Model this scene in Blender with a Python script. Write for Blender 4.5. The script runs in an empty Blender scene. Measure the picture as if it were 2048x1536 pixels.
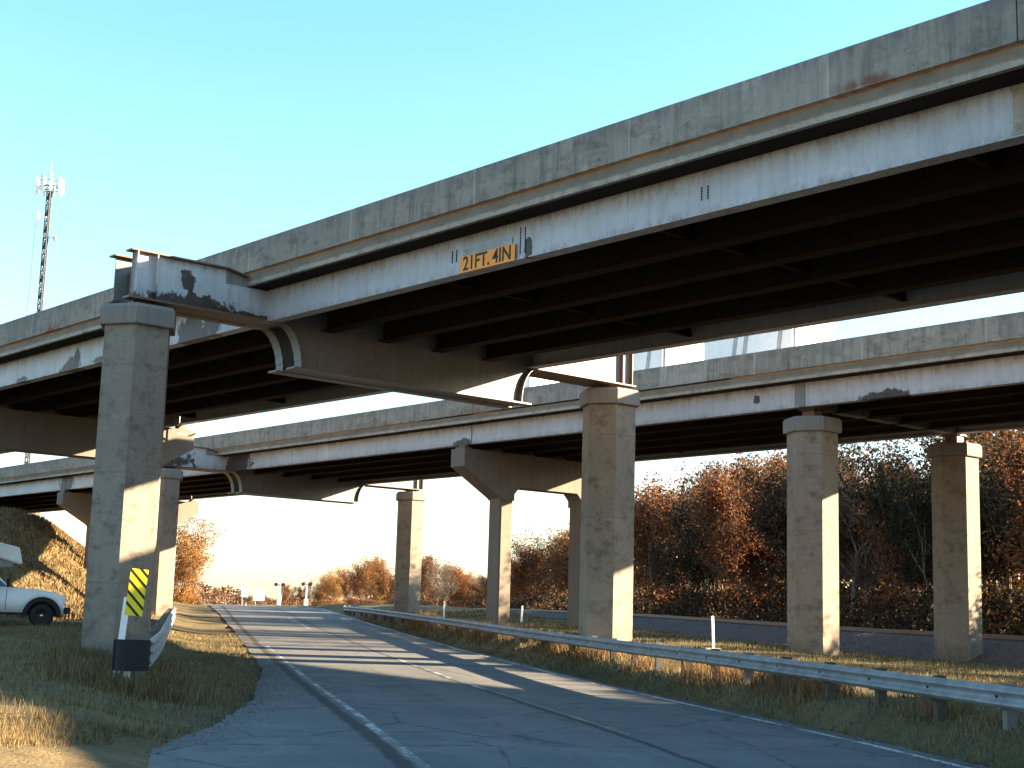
import bpy, math, random
import numpy as np
from math import sin, cos, pi, radians, hypot, atan2
from mathutils import Vector, Matrix, noise as mnoise

scene = bpy.context.scene
# ------------------------------------------------------------------ camera
HC = 1.7
YAW, PITCH, ROLL = radians(41.2), radians(9.05), radians(1.66)
cam_d = bpy.data.cameras.new('camera'); cam = bpy.data.objects.new('camera', cam_d)
scene.collection.objects.link(cam); scene.camera = cam
cam_d.sensor_width = 36.0; cam_d.lens = 36.0*2870/2048; cam_d.clip_start = .1; cam_d.clip_end = 6000
right = Vector((cos(YAW), -sin(YAW), 0)); fh = Vector((sin(YAW), cos(YAW), 0))
fwd = fh*cos(PITCH) + Vector((0, 0, sin(PITCH)))
up0 = -fh*sin(PITCH) + Vector((0, 0, cos(PITCH)))
ux = right*cos(ROLL) + up0*sin(ROLL); uy = -right*sin(ROLL) + up0*cos(ROLL)
Mx = Matrix((ux, uy, -fwd)).transposed().to_4x4(); Mx.translation = Vector((0, 0, HC))
cam.matrix_world = Mx
# ------------------------------------------------------------------ world + sun
SUN = Vector((1.0, -0.75, 0.357)).normalized()
elev = math.asin(SUN.z); azim = atan2(SUN.x, SUN.y)          # azimuth clockwise from +Y
world = bpy.data.worlds.new('World'); scene.world = world; world.use_nodes = True
wn = world.node_tree.nodes; wl = world.node_tree.links; wn.clear()
sky = wn.new('ShaderNodeTexSky'); sky.sky_type = 'NISHITA'; sky.sun_disc = False
sky.sun_elevation = elev; sky.sun_rotation = azim; sky.air_density = 1.0; sky.dust_density = .8; sky.ozone_density = 1.0
bg = wn.new('ShaderNodeBackground'); bg.inputs['Strength'].default_value = 0.05
wo = wn.new('ShaderNodeOutputWorld')
tint = wn.new('ShaderNodeMix'); tint.data_type = 'RGBA'; tint.blend_type = 'MULTIPLY'; tint.inputs[0].default_value = 1
tc = wn.new('ShaderNodeTexCoord'); sx_ = wn.new('ShaderNodeSeparateXYZ'); wl.new(tc.outputs['Generated'], sx_.inputs[0])
tr_ = wn.new('ShaderNodeValToRGB'); wl.new(sx_.outputs[2], tr_.inputs[0]); tr_.color_ramp.elements[0].position = .02; tr_.color_ramp.elements[0].color = (.78, .74, .78, 1)
tr_.color_ramp.elements[1].position = .42; tr_.color_ramp.elements[1].color = (.55, .86, .95, 1)
el_ = tr_.color_ramp.elements.new(.16); el_.color = (.70, .82, .88, 1)
sc_w = wn.new('ShaderNodeVectorMath'); sc_w.operation = 'SCALE'; sc_w.inputs['Scale'].default_value = 1.38; wl.new(tr_.outputs[0], sc_w.inputs[0]); wl.new(sc_w.outputs[0], tint.inputs[7]); wl.new(sky.outputs[0], tint.inputs[6]); wl.new(tint.outputs[2], bg.inputs[0]); wl.new(bg.outputs[0], wo.inputs[0])
sd = bpy.data.lights.new('sun', 'SUN'); sd.energy = 5.0; sd.angle = radians(.5); sd.color = (1.0, .79, .52)
sun = bpy.data.objects.new('sun', sd); scene.collection.objects.link(sun)
sun.rotation_euler = SUN.to_track_quat('Z', 'Y').to_euler()
scene.view_settings.view_transform = 'Standard'; scene.view_settings.look = 'None'
scene.view_settings.exposure = 3.03; scene.view_settings.gamma = 1.0
scene.cycles.max_bounces = 6; scene.cycles.diffuse_bounces = 4
scene.cycles.transparent_max_bounces = 6

C = scene.collection
# ------------------------------------------------------------------ helpers
def tag(o, label=None, cat=None, group=None, kind=None):
    if label: o['label'] = label
    if cat: o['category'] = cat
    if group: o['group'] = group
    if kind: o['kind'] = kind
    return o

def empty(name, loc=(0, 0, 0), rz=0):
    o = bpy.data.objects.new(name, None); C.objects.link(o)
    o.location = loc; o.rotation_euler = (0, 0, rz); o.empty_display_size = .3
    return o

class MB:
    def __init__(s): s.v = []; s.f = []; s.m = []; s.mi = 0
    def add(s, vs, fs):
        b = len(s.v); s.v += [tuple(p) for p in vs]
        for f in fs: s.f.append([b+i for i in f]); s.m.append(s.mi)
    def box(s, x0, x1, y0, y1, z0, z1):
        s.add([(x0,y0,z0),(x1,y0,z0),(x1,y1,z0),(x0,y1,z0),(x0,y0,z1),(x1,y0,z1),(x1,y1,z1),(x0,y1,z1)],
              [(3,2,1,0),(4,5,6,7),(0,1,5,4),(1,2,6,5),(2,3,7,6),(3,0,4,7)])
    def bevbox(s, x0, x1, y0, y1, z0, z1, b=.02):
        pts = [(x0+b,y0),(x1-b,y0),(x1,y0+b),(x1,y1-b),(x1-b,y1),(x0+b,y1),(x0,y1-b),(x0,y0+b)]
        def ins(k): 
            cx, cy = (x0+x1)/2, (y0+y1)/2
            return [(cx+(x-cx)*(1-2*k/abs(x1-x0)), cy+(y-cy)*(1-2*k/abs(y1-y0))) for x, y in pts]
        s.loft([[(x,y,z0) for x,y in ins(b)], [(x,y,z0+b) for x,y in pts], [(x,y,z1-b) for x,y in pts], [(x,y,z1) for x,y in ins(b)]])
    def loft(s, rings, cap=True):
        n = len(rings[0]); vs = [p for r in rings for p in r]; fs = []
        for k in range(len(rings)-1):
            for i in range(n):
                j = (i+1) % n; fs.append((k*n+i, k*n+j, (k+1)*n+j, (k+1)*n+i))
        if cap:
            fs.append(tuple(reversed(range(n)))); fs.append(tuple((len(rings)-1)*n+i for i in range(n)))
        s.add(vs, fs)
    def prism(s, poly, axis, a, b):      # poly in the other two axes
        def P(u, w, t):
            return (t,u,w) if axis == 'x' else (u,t,w) if axis == 'y' else (u,w,t)
        s.loft([[P(u,w,a) for u,w in poly], [P(u,w,b) for u,w in poly]])
    def poly(s, cx, cy, r, n, z0, z1, ph=0, r1=None):
        r1 = r if r1 is None else r1
        ring = lambda R, z: [(cx+R*cos(ph+2*pi*i/n), cy+R*sin(ph+2*pi*i/n), z) for i in range(n)]
        s.loft([ring(r, z0), ring(r1, z1)])
    def tube(s, p, q, r, n=6, r1=None):
        p = Vector(p); q = Vector(q); d = (q-p)
        if d.length < 1e-6: return
        d.normalize(); a = d.orthogonal().normalized(); b = d.cross(a); r1 = r if r1 is None else r1
        s.loft([[p+(a*cos(2*pi*i/n)+b*sin(2*pi*i/n))*r for i in range(n)], [q+(a*cos(2*pi*i/n)+b*sin(2*pi*i/n))*r1 for i in range(n)]])
    def build(s, name, mat, parent=None, smooth=False, loc=None):
        me = bpy.data.meshes.new(name); me.from_pydata(s.v, [], s.f)
        mats = mat if isinstance(mat, (list, tuple)) else [mat]
        for m in mats: me.materials.append(m)
        if len(mats) > 1: me.polygons.foreach_set('material_index', s.m)
        if smooth: me.polygons.foreach_set('use_smooth', [True]*len(me.polygons))
        me.update()
        import bmesh
        if len(me.polygons) < 60000:
            bm = bmesh.new(); bm.from_mesh(me); bmesh.ops.recalc_face_normals(bm, faces=bm.faces); bm.to_mesh(me); bm.free()
        o = bpy.data.objects.new(name, me); C.objects.link(o)
        if parent: o.parent = parent
        if loc: o.location = loc
        return o

def npmesh(name, V, F, mats, midx=None, parent=None, smooth=False):
    """V (n,3) array, F (m,k) int array"""
    V = np.asarray(V, np.float32); F = np.asarray(F, np.int32); k = F.shape[1]
    me = bpy.data.meshes.new(name)
    me.vertices.add(len(V)); me.vertices.foreach_set('co', V.ravel())
    me.loops.add(F.size); me.loops.foreach_set('vertex_index', F.ravel())
    me.polygons.add(len(F)); me.polygons.foreach_set('loop_start', np.arange(0, F.size, k, dtype=np.int32))
    try: me.polygons.foreach_set('loop_total', np.full(len(F), k, dtype=np.int32))
    except Exception: pass
    for m in mats: me.materials.append(m)
    if midx is not None: me.polygons.foreach_set('material_index', np.asarray(midx, np.int32))
    if smooth: me.polygons.foreach_set('use_smooth', np.ones(len(F), bool))
    me.update(calc_edges=True); me.validate()
    o = bpy.data.objects.new(name, me); C.objects.link(o)
    if parent: o.parent = parent
    return o

# ------------------------------------------------------------------ materials
class NT:
    def __init__(s, name, rough=.8):
        s.m = bpy.data.materials.new(name); s.m.use_nodes = True; s.n = s.m.node_tree.nodes; s.l = s.m.node_tree.links
        s.b = s.n['Principled BSDF']; s.b.inputs['Roughness'].default_value = rough
        s.b.inputs['Specular IOR Level'].default_value = .3
        s.pos = s.n.new('ShaderNodeNewGeometry').outputs['Position']
    def val(s, sock, v):
        if hasattr(v, 'links') or hasattr(v, 'is_linked'): s.l.new(v, sock)
        else: sock.default_value = v
    def mapv(s, scale=(1,1,1), src=None, loc=(0,0,0)):
        mp = s.n.new('ShaderNodeMapping'); mp.inputs['Scale'].default_value = scale; mp.inputs['Location'].default_value = loc
        s.l.new(src or s.pos, mp.inputs[0]); return mp.outputs[0]
    def noise(s, scale, detail=4, rough=.6, stretch=(1,1,1), loc=(0,0,0), dist=0):
        t = s.n.new('ShaderNodeTexNoise'); t.inputs['Scale'].default_value = scale; t.inputs['Detail'].default_value = detail
        t.inputs['Roughness'].default_value = rough; t.inputs['Distortion'].default_value = dist
        s.l.new(s.mapv(stretch, loc=loc), t.inputs['Vector']); return t.outputs['Fac']
    def ramp(s, fac, stops):
        r = s.n.new('ShaderNodeValToRGB'); e = r.color_ramp.elements
        while len(e) > 1: e.remove(e[0])
        for i, (p, c) in enumerate(stops):
            el = e[0] if i == 0 else e.new(p)
            el.position = p; c = (c, c, c) if isinstance(c, (int, float)) else c; el.color = (c[0], c[1], c[2], 1)
        s.l.new(fac, r.inputs[0]); return r.outputs[0]
    def mix(s, fac, a, b, mode='MIX'):
        m = s.n.new('ShaderNodeMix'); m.data_type = 'RGBA'; m.blend_type = mode
        s.val(m.inputs[0], fac)
        for i, v in ((6, a), (7, b)):
            if hasattr(v, 'is_linked'): s.l.new(v, m.inputs[i])
            else: m.inputs[i].default_value = (v[0], v[1], v[2], 1)
        return m.outputs[2]
    def math(s, op, a, b=0.0, clamp=False):
        m = s.n.new('ShaderNodeMath'); m.operation = op; m.use_clamp = clamp
        s.val(m.inputs[0], a); s.val(m.inputs[1], b); return m.outputs[0]
    def sep(s):
        x = s.n.new('ShaderNodeSeparateXYZ'); s.l.new(s.pos, x.inputs[0]); return x.outputs
    def sphere(s, c, r, scale=(1,1,1)):           # 1 inside, falling to 0 at radius r (stains of a place)
        vm = s.n.new('ShaderNodeVectorMath'); vm.operation = 'SUBTRACT'; s.l.new(s.pos, vm.inputs[0]); vm.inputs[1].default_value = c
        v2 = s.n.new('ShaderNodeVectorMath'); v2.operation = 'MULTIPLY'; s.l.new(vm.outputs[0], v2.inputs[0]); v2.inputs[1].default_value = scale
        ln = s.n.new('ShaderNodeVectorMath'); ln.operation = 'LENGTH'; s.l.new(v2.outputs[0], ln.inputs[0])
        return s.math('SUBTRACT', 1.0, s.math('DIVIDE', ln.outputs['Value'], r), True)
    def color(s, c): s.l.new(c, s.b.inputs['Base Color'])
    def bump(s, h, strength=.3, dist=.02):
        b = s.n.new('ShaderNodeBump'); b.inputs['Strength'].default_value = strength; b.inputs['Distance'].default_value = dist
        s.l.new(h, b.inputs['Height']); s.l.new(b.outputs[0], s.b.inputs['Normal'])

def flat(name, col, rough=.6, metal=0, var=.15, scale=6):
    t = NT(name, rough); t.b.inputs['Metallic'].default_value = metal
    n = t.noise(scale, 4); t.color(t.ramp(n, [(.3, tuple(c*(1-var) for c in col)), (.7, tuple(min(1, c*(1+var)) for c in col))]))
    return t.m

def concrete(name, base, dark, stain=.5, vstreak=True, extra=None):
    t = NT(name, .88)
    big = t.noise(.35, 5, .6); mid = t.noise(2.2, 6, .65); fine = t.noise(28, 4, .7)
    c = t.ramp(big, [(.3, tuple(x*.85 for x in base)), (.7, tuple(x*1.12 for x in base))])
    if vstreak:
        st = t.noise(3.0, 5, .7, (1.6, 1.6, .12), dist=.4)
        c = t.mix(t.ramp(st, [(.48, 0), (.72, stain)]), c, dark)
    blot = t.noise(1.1, 6, .75, loc=(7, 3, 1))
    c = t.mix(t.ramp(blot, [(.55, 0), (.7, stain*.8)]), c, tuple(x*.6 for x in base))
    c = t.mix(t.ramp(fine, [(.35, .35), (.6, 0)]), c, tuple(x*.7 for x in base))
    pit = t.noise(60, 2, .5); c = t.mix(t.ramp(pit, [(.3, .6), (.38, 0)]), c, dark)
    if extra:
        c = t.mix(t.ramp(t.noise(2.6, 8, .8, (1, .55, 1), loc=(1, 8, 2)), [(.38, .75), (.5, 0)]), c, tuple(x*.38 for x in base))
        c = t.mix(t.ramp(t.noise(3.4, 8, .8, (1, .5, 1), loc=(5, 2, 2)), [(.55, 0), (.68, .5)]), c, tuple(min(1, x*1.5) for x in base))
        c = extra(t, c)
    t.color(c)
    t.bump(t.math('ADD', mid, t.math('MULTIPLY', fine, .5)), .35, .015)
    return t.m

def seg_patches(t, c):                            # repaired lengths of parapet and dark run-off below the coping
    xyz = t.sep()
    fl = t.math('FLOOR', t.math('MULTIPLY', xyz[1], .47))
    wn_ = t.n.new('ShaderNodeTexWhiteNoise'); wn_.noise_dimensions = '1D'; t.l.new(fl, wn_.inputs['W'])
    c = t.mix(t.ramp(wn_.outputs['Value'], [(.90, 0), (.93, .35)]), c, (.40, .37, .31))
    c = t.mix(t.ramp(wn_.outputs['Value'], [(.12, .28), (.2, 0)]), c, (.16, .15, .14))
    fr = t.math('FRACT', t.math('MULTIPLY', xyz[1], .235))
    c = t.mix(t.ramp(fr, [(.0, .5), (.006, .5), (.016, 0)]), c, (.42, .39, .34))
    # rust red and mossy blots low on the face
    bl = t.noise(.9, 5, .7, (1, 1, 1), loc=(3, 9, 4)); low = t.ramp(xyz[2], [(0, 0), (1, 0)])
    c = t.mix(t.ramp(bl, [(.64, 0), (.70, .35)]), c, (.20, .19, .12))
    for ctr, r, s_, col in (((17.5, 12.1, 9.75), .55, (1, .75, 4), (.17, .06, .035)), ((17.5, 18.2, 9.66), .5, (1, .9, 4), (.32, .13, .03)),
                        ((17.5, 41.2, 9.7), .8, (1, 1, 3), (.16, .05, .02)), ((37.6, 44.4, 9.72), 2.2, (1, .8, 6), (.17, .075, .03))):
        m = t.math('MULTIPLY', t.sphere(ctr, r, s_), t.ramp(t.noise(5, 4), [(.42, 0), (.56, 1.3)]))
        c = t.mix(t.math('MINIMUM', m, .85), c, col)
    top = t.noise(6, 5, .7, (1, 1, .2), loc=(0, 5, 0))
    # the weathered black crust along the top of the wall
    zz = t.ramp(t.math('SUBTRACT', xyz[2], 10.0), [(.0, 0), (.36, .95)])
    c = t.mix(t.math('MULTIPLY', zz, t.ramp(top, [(.42, 0), (.62, .9)])), c, (.13, .125, .12))
    return c

M = {}
M['parapet'] = concrete('parapet_concrete', (.275, .235, .19), (.085, .07, .058), .9, True, seg_patches)
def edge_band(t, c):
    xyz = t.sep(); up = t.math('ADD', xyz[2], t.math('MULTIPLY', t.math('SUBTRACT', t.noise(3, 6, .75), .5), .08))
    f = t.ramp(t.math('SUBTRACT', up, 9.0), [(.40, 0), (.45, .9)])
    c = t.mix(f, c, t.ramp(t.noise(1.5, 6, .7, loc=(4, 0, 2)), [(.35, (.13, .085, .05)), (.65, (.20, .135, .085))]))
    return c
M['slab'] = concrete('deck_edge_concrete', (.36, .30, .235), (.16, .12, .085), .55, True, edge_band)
M['soffit'] = concrete('shade_dark_soffit', (.04, .03, .025), (.02, .015, .012), .4)  # deck concrete seen from below, its shade put into the near-black colour
def form_lines(t, c):
    xyz = t.sep(); fz = t.math('FRACT', t.math('MULTIPLY', t.math('ADD', xyz[2], .35), .41))
    c = t.mix(t.ramp(fz, [(0, .45), (.006, .45), (.014, 0)]), c, (.09, .08, .07))
    fl = t.math('FLOOR', t.math('MULTIPLY', t.math('ADD', xyz[2], .35), .41)); w_ = t.n.new('ShaderNodeTexWhiteNoise'); w_.noise_dimensions = '1D'; t.l.new(fl, w_.inputs['W'])
    c = t.mix(t.math('MULTIPLY', w_.outputs['Value'], .15), c, (.13, .11, .095))
    gr_ = t.math('ADD', t.math('SUBTRACT', 1.0, t.math('MULTIPLY', t.math('SUBTRACT', xyz[2], .4), .55), True), t.math('MULTIPLY', t.math('SUBTRACT', t.noise(2.2, 6, .7), .5), 1.1))
    c = t.mix(t.ramp(gr_, [(.55, 0), (.9, .5)]), c, (.095, .08, .06))
    return c
M['column'] = concrete('column_concrete', (.24, .20, .158), (.13, .108, .085), .28, True, form_lines)
M['pier'] = concrete('pier_concrete', (.165, .138, .115), (.09, .075, .06), .5)
M['cap'] = concrete('cap_concrete', (.20, .18, .155), (.09, .08, .07), .5)

def paint_steel(name, base, rust_thr=.62, spots=(), darkrust=(.05, .026, .018), low=None, edge_z=None):
    t = NT(name, .5)
    big = t.noise(.5, 5, .6); c = t.ramp(big, [(.3, tuple(x*.80 for x in base)), (.7, tuple(x*1.10 for x in base))])
    st = t.noise(3.2, 6, .75, (2.0, 2.0, .12), dist=.3); c = t.mix(t.ramp(st, [(.48, 0), (.72, .55)]), c, tuple(x*y for x, y in zip(base, (.55, .50, .45))))
    wm = t.noise(1.3, 6, .7, (.5, .5, 1.4), loc=(4, 4, 4)); c = t.mix(t.ramp(wm, [(.50, 0), (.72, .5)]), c, tuple(x*y for x, y in zip(base, (.86, .76, .62))))
    bt = t.noise(6, 8, .8, loc=(9, 1, 3)); c = t.mix(t.ramp(bt, [(.56, 0), (.70, .45)]), c, tuple(x*.62 for x in base)); c = t.mix(t.ramp(bt, [(.30, .4), (.42, 0)]), c, tuple(min(1, x*1.3) for x in base))
    rn = t.noise(7, 7, .75); c = t.mix(t.ramp(rn, [(rust_thr, 0), (rust_thr+.04, .9)]), c, (.13, .075, .05))
    xyz = t.sep(); edge = t.noise(2.3, 9, .78, (1, 1, .8), loc=(2, 1, 5), dist=.5)
    rustc = t.ramp(rn, [(.36, darkrust), (.52, (.022, .015, .014)), (.62, (.10, .045, .02)), (.75, (.17, .10, .06))])
    if edge_z:
        for z0, k, amt in edge_z:                   # dirt and scale that starts at a flange and dies out
            e = t.math('SUBTRACT', 1.0, t.math('MULTIPLY', t.math('ABSOLUTE', t.math('SUBTRACT', xyz[2], z0)), k), True)
            f = t.math('MULTIPLY', e, t.ramp(t.noise(4.5, 7, .8, (1, 1, .35)), [(.46, 0), (.62, amt)]))
            c = t.mix(f, c, (.17, .13, .10))
    for ctr, r, s_ in spots:
        m = t.math('ADD', t.sphere(ctr, r, s_), t.math('MULTIPLY', t.math('SUBTRACT', edge, .5), 1.7))
        f = t.math('MULTIPLY', t.ramp(m, [(.34, 0), (.39, .96)]), t.ramp(t.sphere(ctr, r*1.25, s_), [(.0, 0), (.06, 1)]))
        c = t.mix(f, c, rustc)
    t.color(c); t.bump(t.noise(12, 3), .2, .01)
    return t.m
SPOTS1 = [((18.1, 40.9, 8.55), .62, (1, .5, 1.1)), ((18.1, 40.5, 8.8), .34, (1, 1, .7)), ((18.1, 33.6, 8.72), .85, (1, .7, 1.1)), ((18.1, 32.5, 8.8), .6, (1, .9, .9)),
          ((18.1, 44.4, 8.58), .35, (1, .5, 2)), ((18.1, 38.9, 8.62), .4, (1, .6, 2.2)), ((18.1, 9.7, 9.3), .3, (1, 1, 1)), ((18.1, 20.3, 8.72), .30, (1, 1.9, .8))]
SPOTS2 = [((37.6, 46.0, 8.58), .6, (1, .7, 1.8)), ((37.2, 25.1, 8.57), .8, (1, .55, 2.4)), ((37.4, 30.2, 8.95), .28, (1, 1, 1)), ((38.4, 86, 8.9), 1.2, (1, .7, 1.3)), ((38, 64.6, 8.7), 1.6, (1, .8, 1))]
M['fascia1'] = paint_steel('white_painted_steel', (.42, .42, .44), .69, SPOTS1, edge_z=((8.56, 7, .8), (9.34, 2.2, .85)))
M['fascia2'] = paint_steel('pale_painted_steel', (.42, .415, .43), .70, SPOTS2, edge_z=((8.56, 7, .8), (9.34, 2.2, .85)))
M['beam'] = paint_steel('grey_painted_steel', (.19, .185, .18), .70)
M['beam_end'] = paint_steel('weathered_white_steel', (.42, .42, .43), .62, [((16.0, 29.8, 8.5), 1.5, (.7, .4, 2.6)), ((15.9, 29.8, 9.15), .34, (1.1, 1, .8)), ((14.4, 30.6, 9.1), .7, (1, 1, 1)),
                        ((17.6, 29.8, 8.55), .8, (.6, 1, 3.6)), ((34.9, 65, 8.9), 2.0, (.8, 1, 1.3))], edge_z=((8.58, 3.2, .95), (9.55, 6, .6)))
M['rusty'] = paint_steel('rusted_steel', (.13, .075, .05), .5, (), (.05, .03, .025))
M['inner'] = paint_steel('dirty_shade_dark_steel', (.036, .025, .019), .95)  # dirty inner steel, blackened further: shade under the deck is in the colour
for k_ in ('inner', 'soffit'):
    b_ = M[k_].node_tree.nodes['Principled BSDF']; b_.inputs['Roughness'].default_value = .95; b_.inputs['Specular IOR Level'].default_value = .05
M['galv'] = flat('galvanised_steel', (.25, .26, .265), .5, .25, .3, 3)
M['galv_dark'] = flat('dull_galvanised_post', (.15, .14, .13), .6, .1)
M['black'] = flat('black_rubber', (.012, .012, .013), .7)
M['darkmetal'] = flat('dark_metal', (.03, .03, .032), .5, .3)
M['truckwhite'] = flat('white_truck_paint', (.72, .73, .75), .25, 0, .03)
M['white'] = flat('white_plastic', (.78, .78, .76), .5, 0, .06)
M['chrome'] = flat('chrome', (.6, .6, .6), .18, .9, .05)
M['wood'] = flat('weathered_wood', (.075, .058, .045), .85, 0, .3, 12)
M['bark'] = flat('bark', (.12, .095, .075), .9, 0, .3, 8)
M['signgreen'] = flat('sign_back', (.35, .36, .36), .5)
M['signblack'] = flat('sign_black', (.012, .012, .012), .5)
M['signred'] = flat('red_lens', (.35, .02, .02), .4)
M['lamp'] = flat('headlight_glass', (.7, .72, .74), .1)
M['brown_stain'] = flat('brown_letter_paint', (.035, .016, .006), .6, 0, .4, 9)
g = NT('tinted_glass', .08); g.b.inputs['Base Color'].default_value = (.02, .025, .03, 1); g.b.inputs['Specular IOR Level'].default_value = .8; M['glass'] = g.m

def sign_panel(name, base, fade):
    t = NT(name, .5); n = t.noise(4, 5, .7); t.color(t.ramp(n, [(.35, base), (.65, fade)])); return t.m
M['orange'] = sign_panel('faded_amber_sheeting', (.85, .25, .012), (.80, .32, .04))
M['yellow'] = sign_panel('yellow_sheeting', (.80, .58, .01), (.85, .66, .03))

# asphalt
def asphalt():
    t = NT('asphalt', .9); xyz = t.sep(); B = radians(28.8)
    off = t.math('SUBTRACT', t.math('MULTIPLY', xyz[0], cos(B)), t.math('MULTIPLY', xyz[1], sin(B)))
    d = t.math('ADD', t.math('MULTIPLY', xyz[0], sin(B)), t.math('MULTIPLY', xyz[1], cos(B)))
    big = t.noise(.12, 5, .6); fine = t.noise(45, 3, .7); mid = t.noise(1.5, 5, .7)
    c = t.ramp(big, [(.3, (.105, .105, .108)), (.7, (.145, .143, .142))])
    c = t.mix(t.ramp(fine, [(.35, .5), (.65, 0)]), c, (.06, .06, .062))
    c = t.mix(t.ramp(t.noise(70, 2, .5, loc=(3, 3, 0)), [(.62, 0), (.70, .5)]), c, (.30, .29, .27))
    c = t.mix(t.ramp(mid, [(.5, 0), (.75, .3)]), c, (.085, .083, .08))
    wob = t.math('MULTIPLY', t.math('SUBTRACT', t.noise(.8, 4), .5), .22)
    o2 = t.math('ADD', off, wob)
    def band(c, ctr, w, amt, col, thr=None):
        dd = t.math('ABSOLUTE', t.math('SUBTRACT', o2, ctr)); f = t.math('MULTIPLY', t.ramp(t.math('DIVIDE', dd, w), [(.55, 1), (1, 0)]), amt)
        if thr: f = t.math('MULTIPLY', f, t.ramp(t.noise(2.2, 5), [(thr, 0), (thr+.12, 1)]))
        return t.mix(f, c, col)
    for ctr in (3.85, 5.45, 7.25, 8.95): c = band(c, ctr, .5, .22, (.17, .165, .16))
    c = t.mix(t.math('MULTIPLY', t.ramp(t.noise(.45, 7, .75, loc=(8, 2, 0), dist=.6), [(.5, 0), (.62, .5)]), 1.0), c, (.19, .18, .165))
    c = t.mix(t.ramp(t.noise(1.1, 7, .8, loc=(1, 6, 0), dist=.3), [(.58, 0), (.68, .6)]), c, (.05, .05, .052))
    ed = t.math('MULTIPLY', t.math('SUBTRACT', 2.4, off), .35, True); c = t.mix(t.math('MULTIPLY', ed, t.ramp(t.noise(2.6, 6, .8), [(.4, 0), (.62, .8)])), c, (.20, .18, .15))
    c = band(c, 2.60, .14, .85, (.028, .028, .03))
    c = band(c, 6.40, .085, .85, (.028, .028, .03))
    c = band(c, 4.9, .045, .6, (.035, .035, .037), .5)
    # tar across the lanes, and cracks
    vo = t.n.new('ShaderNodeTexVoronoi'); vo.feature = 'DISTANCE_TO_EDGE'; vo.inputs['Scale'].default_value = .33
    t.l.new(t.mapv((1, 1, 1), loc=(2, 5, 0)), vo.inputs['Vector'])
    cr = t.math('ADD', vo.outputs['Distance'], t.math('MULTIPLY', t.math('SUBTRACT', t.noise(4, 4), .5), .05))
    c = t.mix(t.ramp(cr, [(.0, .75), (.012, 0)]), c, (.03, .03, .032))
    dj = t.math('FRACT', t.math('MULTIPLY', t.math('ADD', d, wob), .19))
    c = t.mix(t.math('MULTIPLY', t.ramp(dj, [(0, .8), (.012, .8), (.02, 0)]), t.ramp(t.noise(.9, 3), [(.48, 0), (.56, 1)])), c, (.035, .035, .04))
    t.color(c); t.bump(fine, .5, .01); return t.m
M['asphalt'] = asphalt()
def linepaint(name, col, thr):
    t = NT(name, .7); n = t.noise(9, 6, .8); n2 = t.noise(.7, 4, .6)
    f = t.math('ADD', n, t.math('MULTIPLY', t.math('SUBTRACT', n2, .5), .8))
    t.color(t.mix(t.ramp(f, [(thr-.06, 0), (thr+.06, 1)]), col, (.12, .12, .12))); return t.m
M['linewhite'] = linepaint('worn_white_line', (.54, .54, .51), .52)
M['linefaint'] = linepaint('very_worn_white_line', (.46, .46, .43), .45)
M['lineyellow'] = linepaint('worn_yellow_line', (.36, .26, .10), .44)

def ground_mat():
    t = NT('grass_ground', .95)
    a = t.noise(.16, 5, .65); b = t.noise(1.7, 6, .7); f = t.noise(18, 4, .75)
    c = t.ramp(a, [(.32, (.09, .075, .034)), (.5, (.17, .125, .056)), (.68, (.28, .185, .08))])
    c = t.mix(t.ramp(b, [(.42, 0), (.62, .6)]), c, (.07, .058, .028))
    c = t.mix(t.ramp(b, [(.25, .55), (.40, 0)]), c, (.15, .09, .045))
    c = t.mix(t.ramp(f, [(.3, .7), (.6, 0)]), c, (.05, .042, .02))
    t.color(c); t.bump(t.math('ADD', b, f), .9, .06); return t.m
M['ground'] = ground_mat()
def ballast_mat():
    t = NT('ballast', .95); v = t.n.new('ShaderNodeTexVoronoi'); v.inputs['Scale'].default_value = 9; t.l.new(t.pos, v.inputs['Vector'])
    c = t.ramp(v.outputs['Color'], [(.1, (.032, .02, .017)), (.9, (.105, .068, .055))])
    c = t.mix(t.ramp(t.noise(.7, 4), [(.45, 0), (.7, .6)]), c, (.07, .05, .035))
    t.color(c); t.bump(v.outputs['Distance'], .8, .06); return t.m
M['ballast'] = ballast_mat()
def leaf_mat(name, stops, transl=.35):
    t = NT(name, .75); t.b.inputs['Specular IOR Level'].default_value = .15
    gi = t.n.new('ShaderNodeNewGeometry'); oi = t.n.new('ShaderNodeObjectInfo')
    f = t.math('FRACT', t.math('ADD', t.math('MULTIPLY', gi.outputs['Random Per Island'], .75), t.math('MULTIPLY', oi.outputs['Random'], .6)))
    c = t.ramp(f, stops); c = t.mix(t.ramp(t.noise(.5, 4), [(.35, .45), (.6, 0)]), c, stops[0][1])
    t.color(c)
    tr = t.n.new('ShaderNodeBsdfTranslucent'); t.l.new(c, tr.inputs[0]); mx = t.n.new('ShaderNodeMixShader'); mx.inputs[0].default_value = transl
    t.l.new(t.b.outputs[0], mx.inputs[1]); t.l.new(tr.outputs[0], mx.inputs[2]); t.l.new(mx.outputs[0], t.n['Material Output'].inputs[0])
    return t.m
M['leaf_orange'] = leaf_mat('russet_leaves', [(0, (.05, .02, .01)), (.35, (.135, .048, .018)), (.75, (.24, .09, .032)), (1, (.33, .15, .06))])
M['leaf_brown'] = leaf_mat('brown_leaves', [(0, (.035, .018, .011)), (.4, (.085, .04, .022)), (.8, (.16, .075, .036)), (1, (.24, .13, .07))])
M['leaf_olive'] = leaf_mat('olive_leaves', [(0, (.014, .014, .008)), (.5, (.034, .031, .015)), (.85, (.07, .05, .024)), (1, (.15, .07, .03))])
M['leaf_gold'] = leaf_mat('gold_leaves', [(0, (.13, .06, .02)), (.4, (.30, .14, .035)), (.8, (.42, .22, .06)), (1, (.45, .28, .12))])
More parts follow.
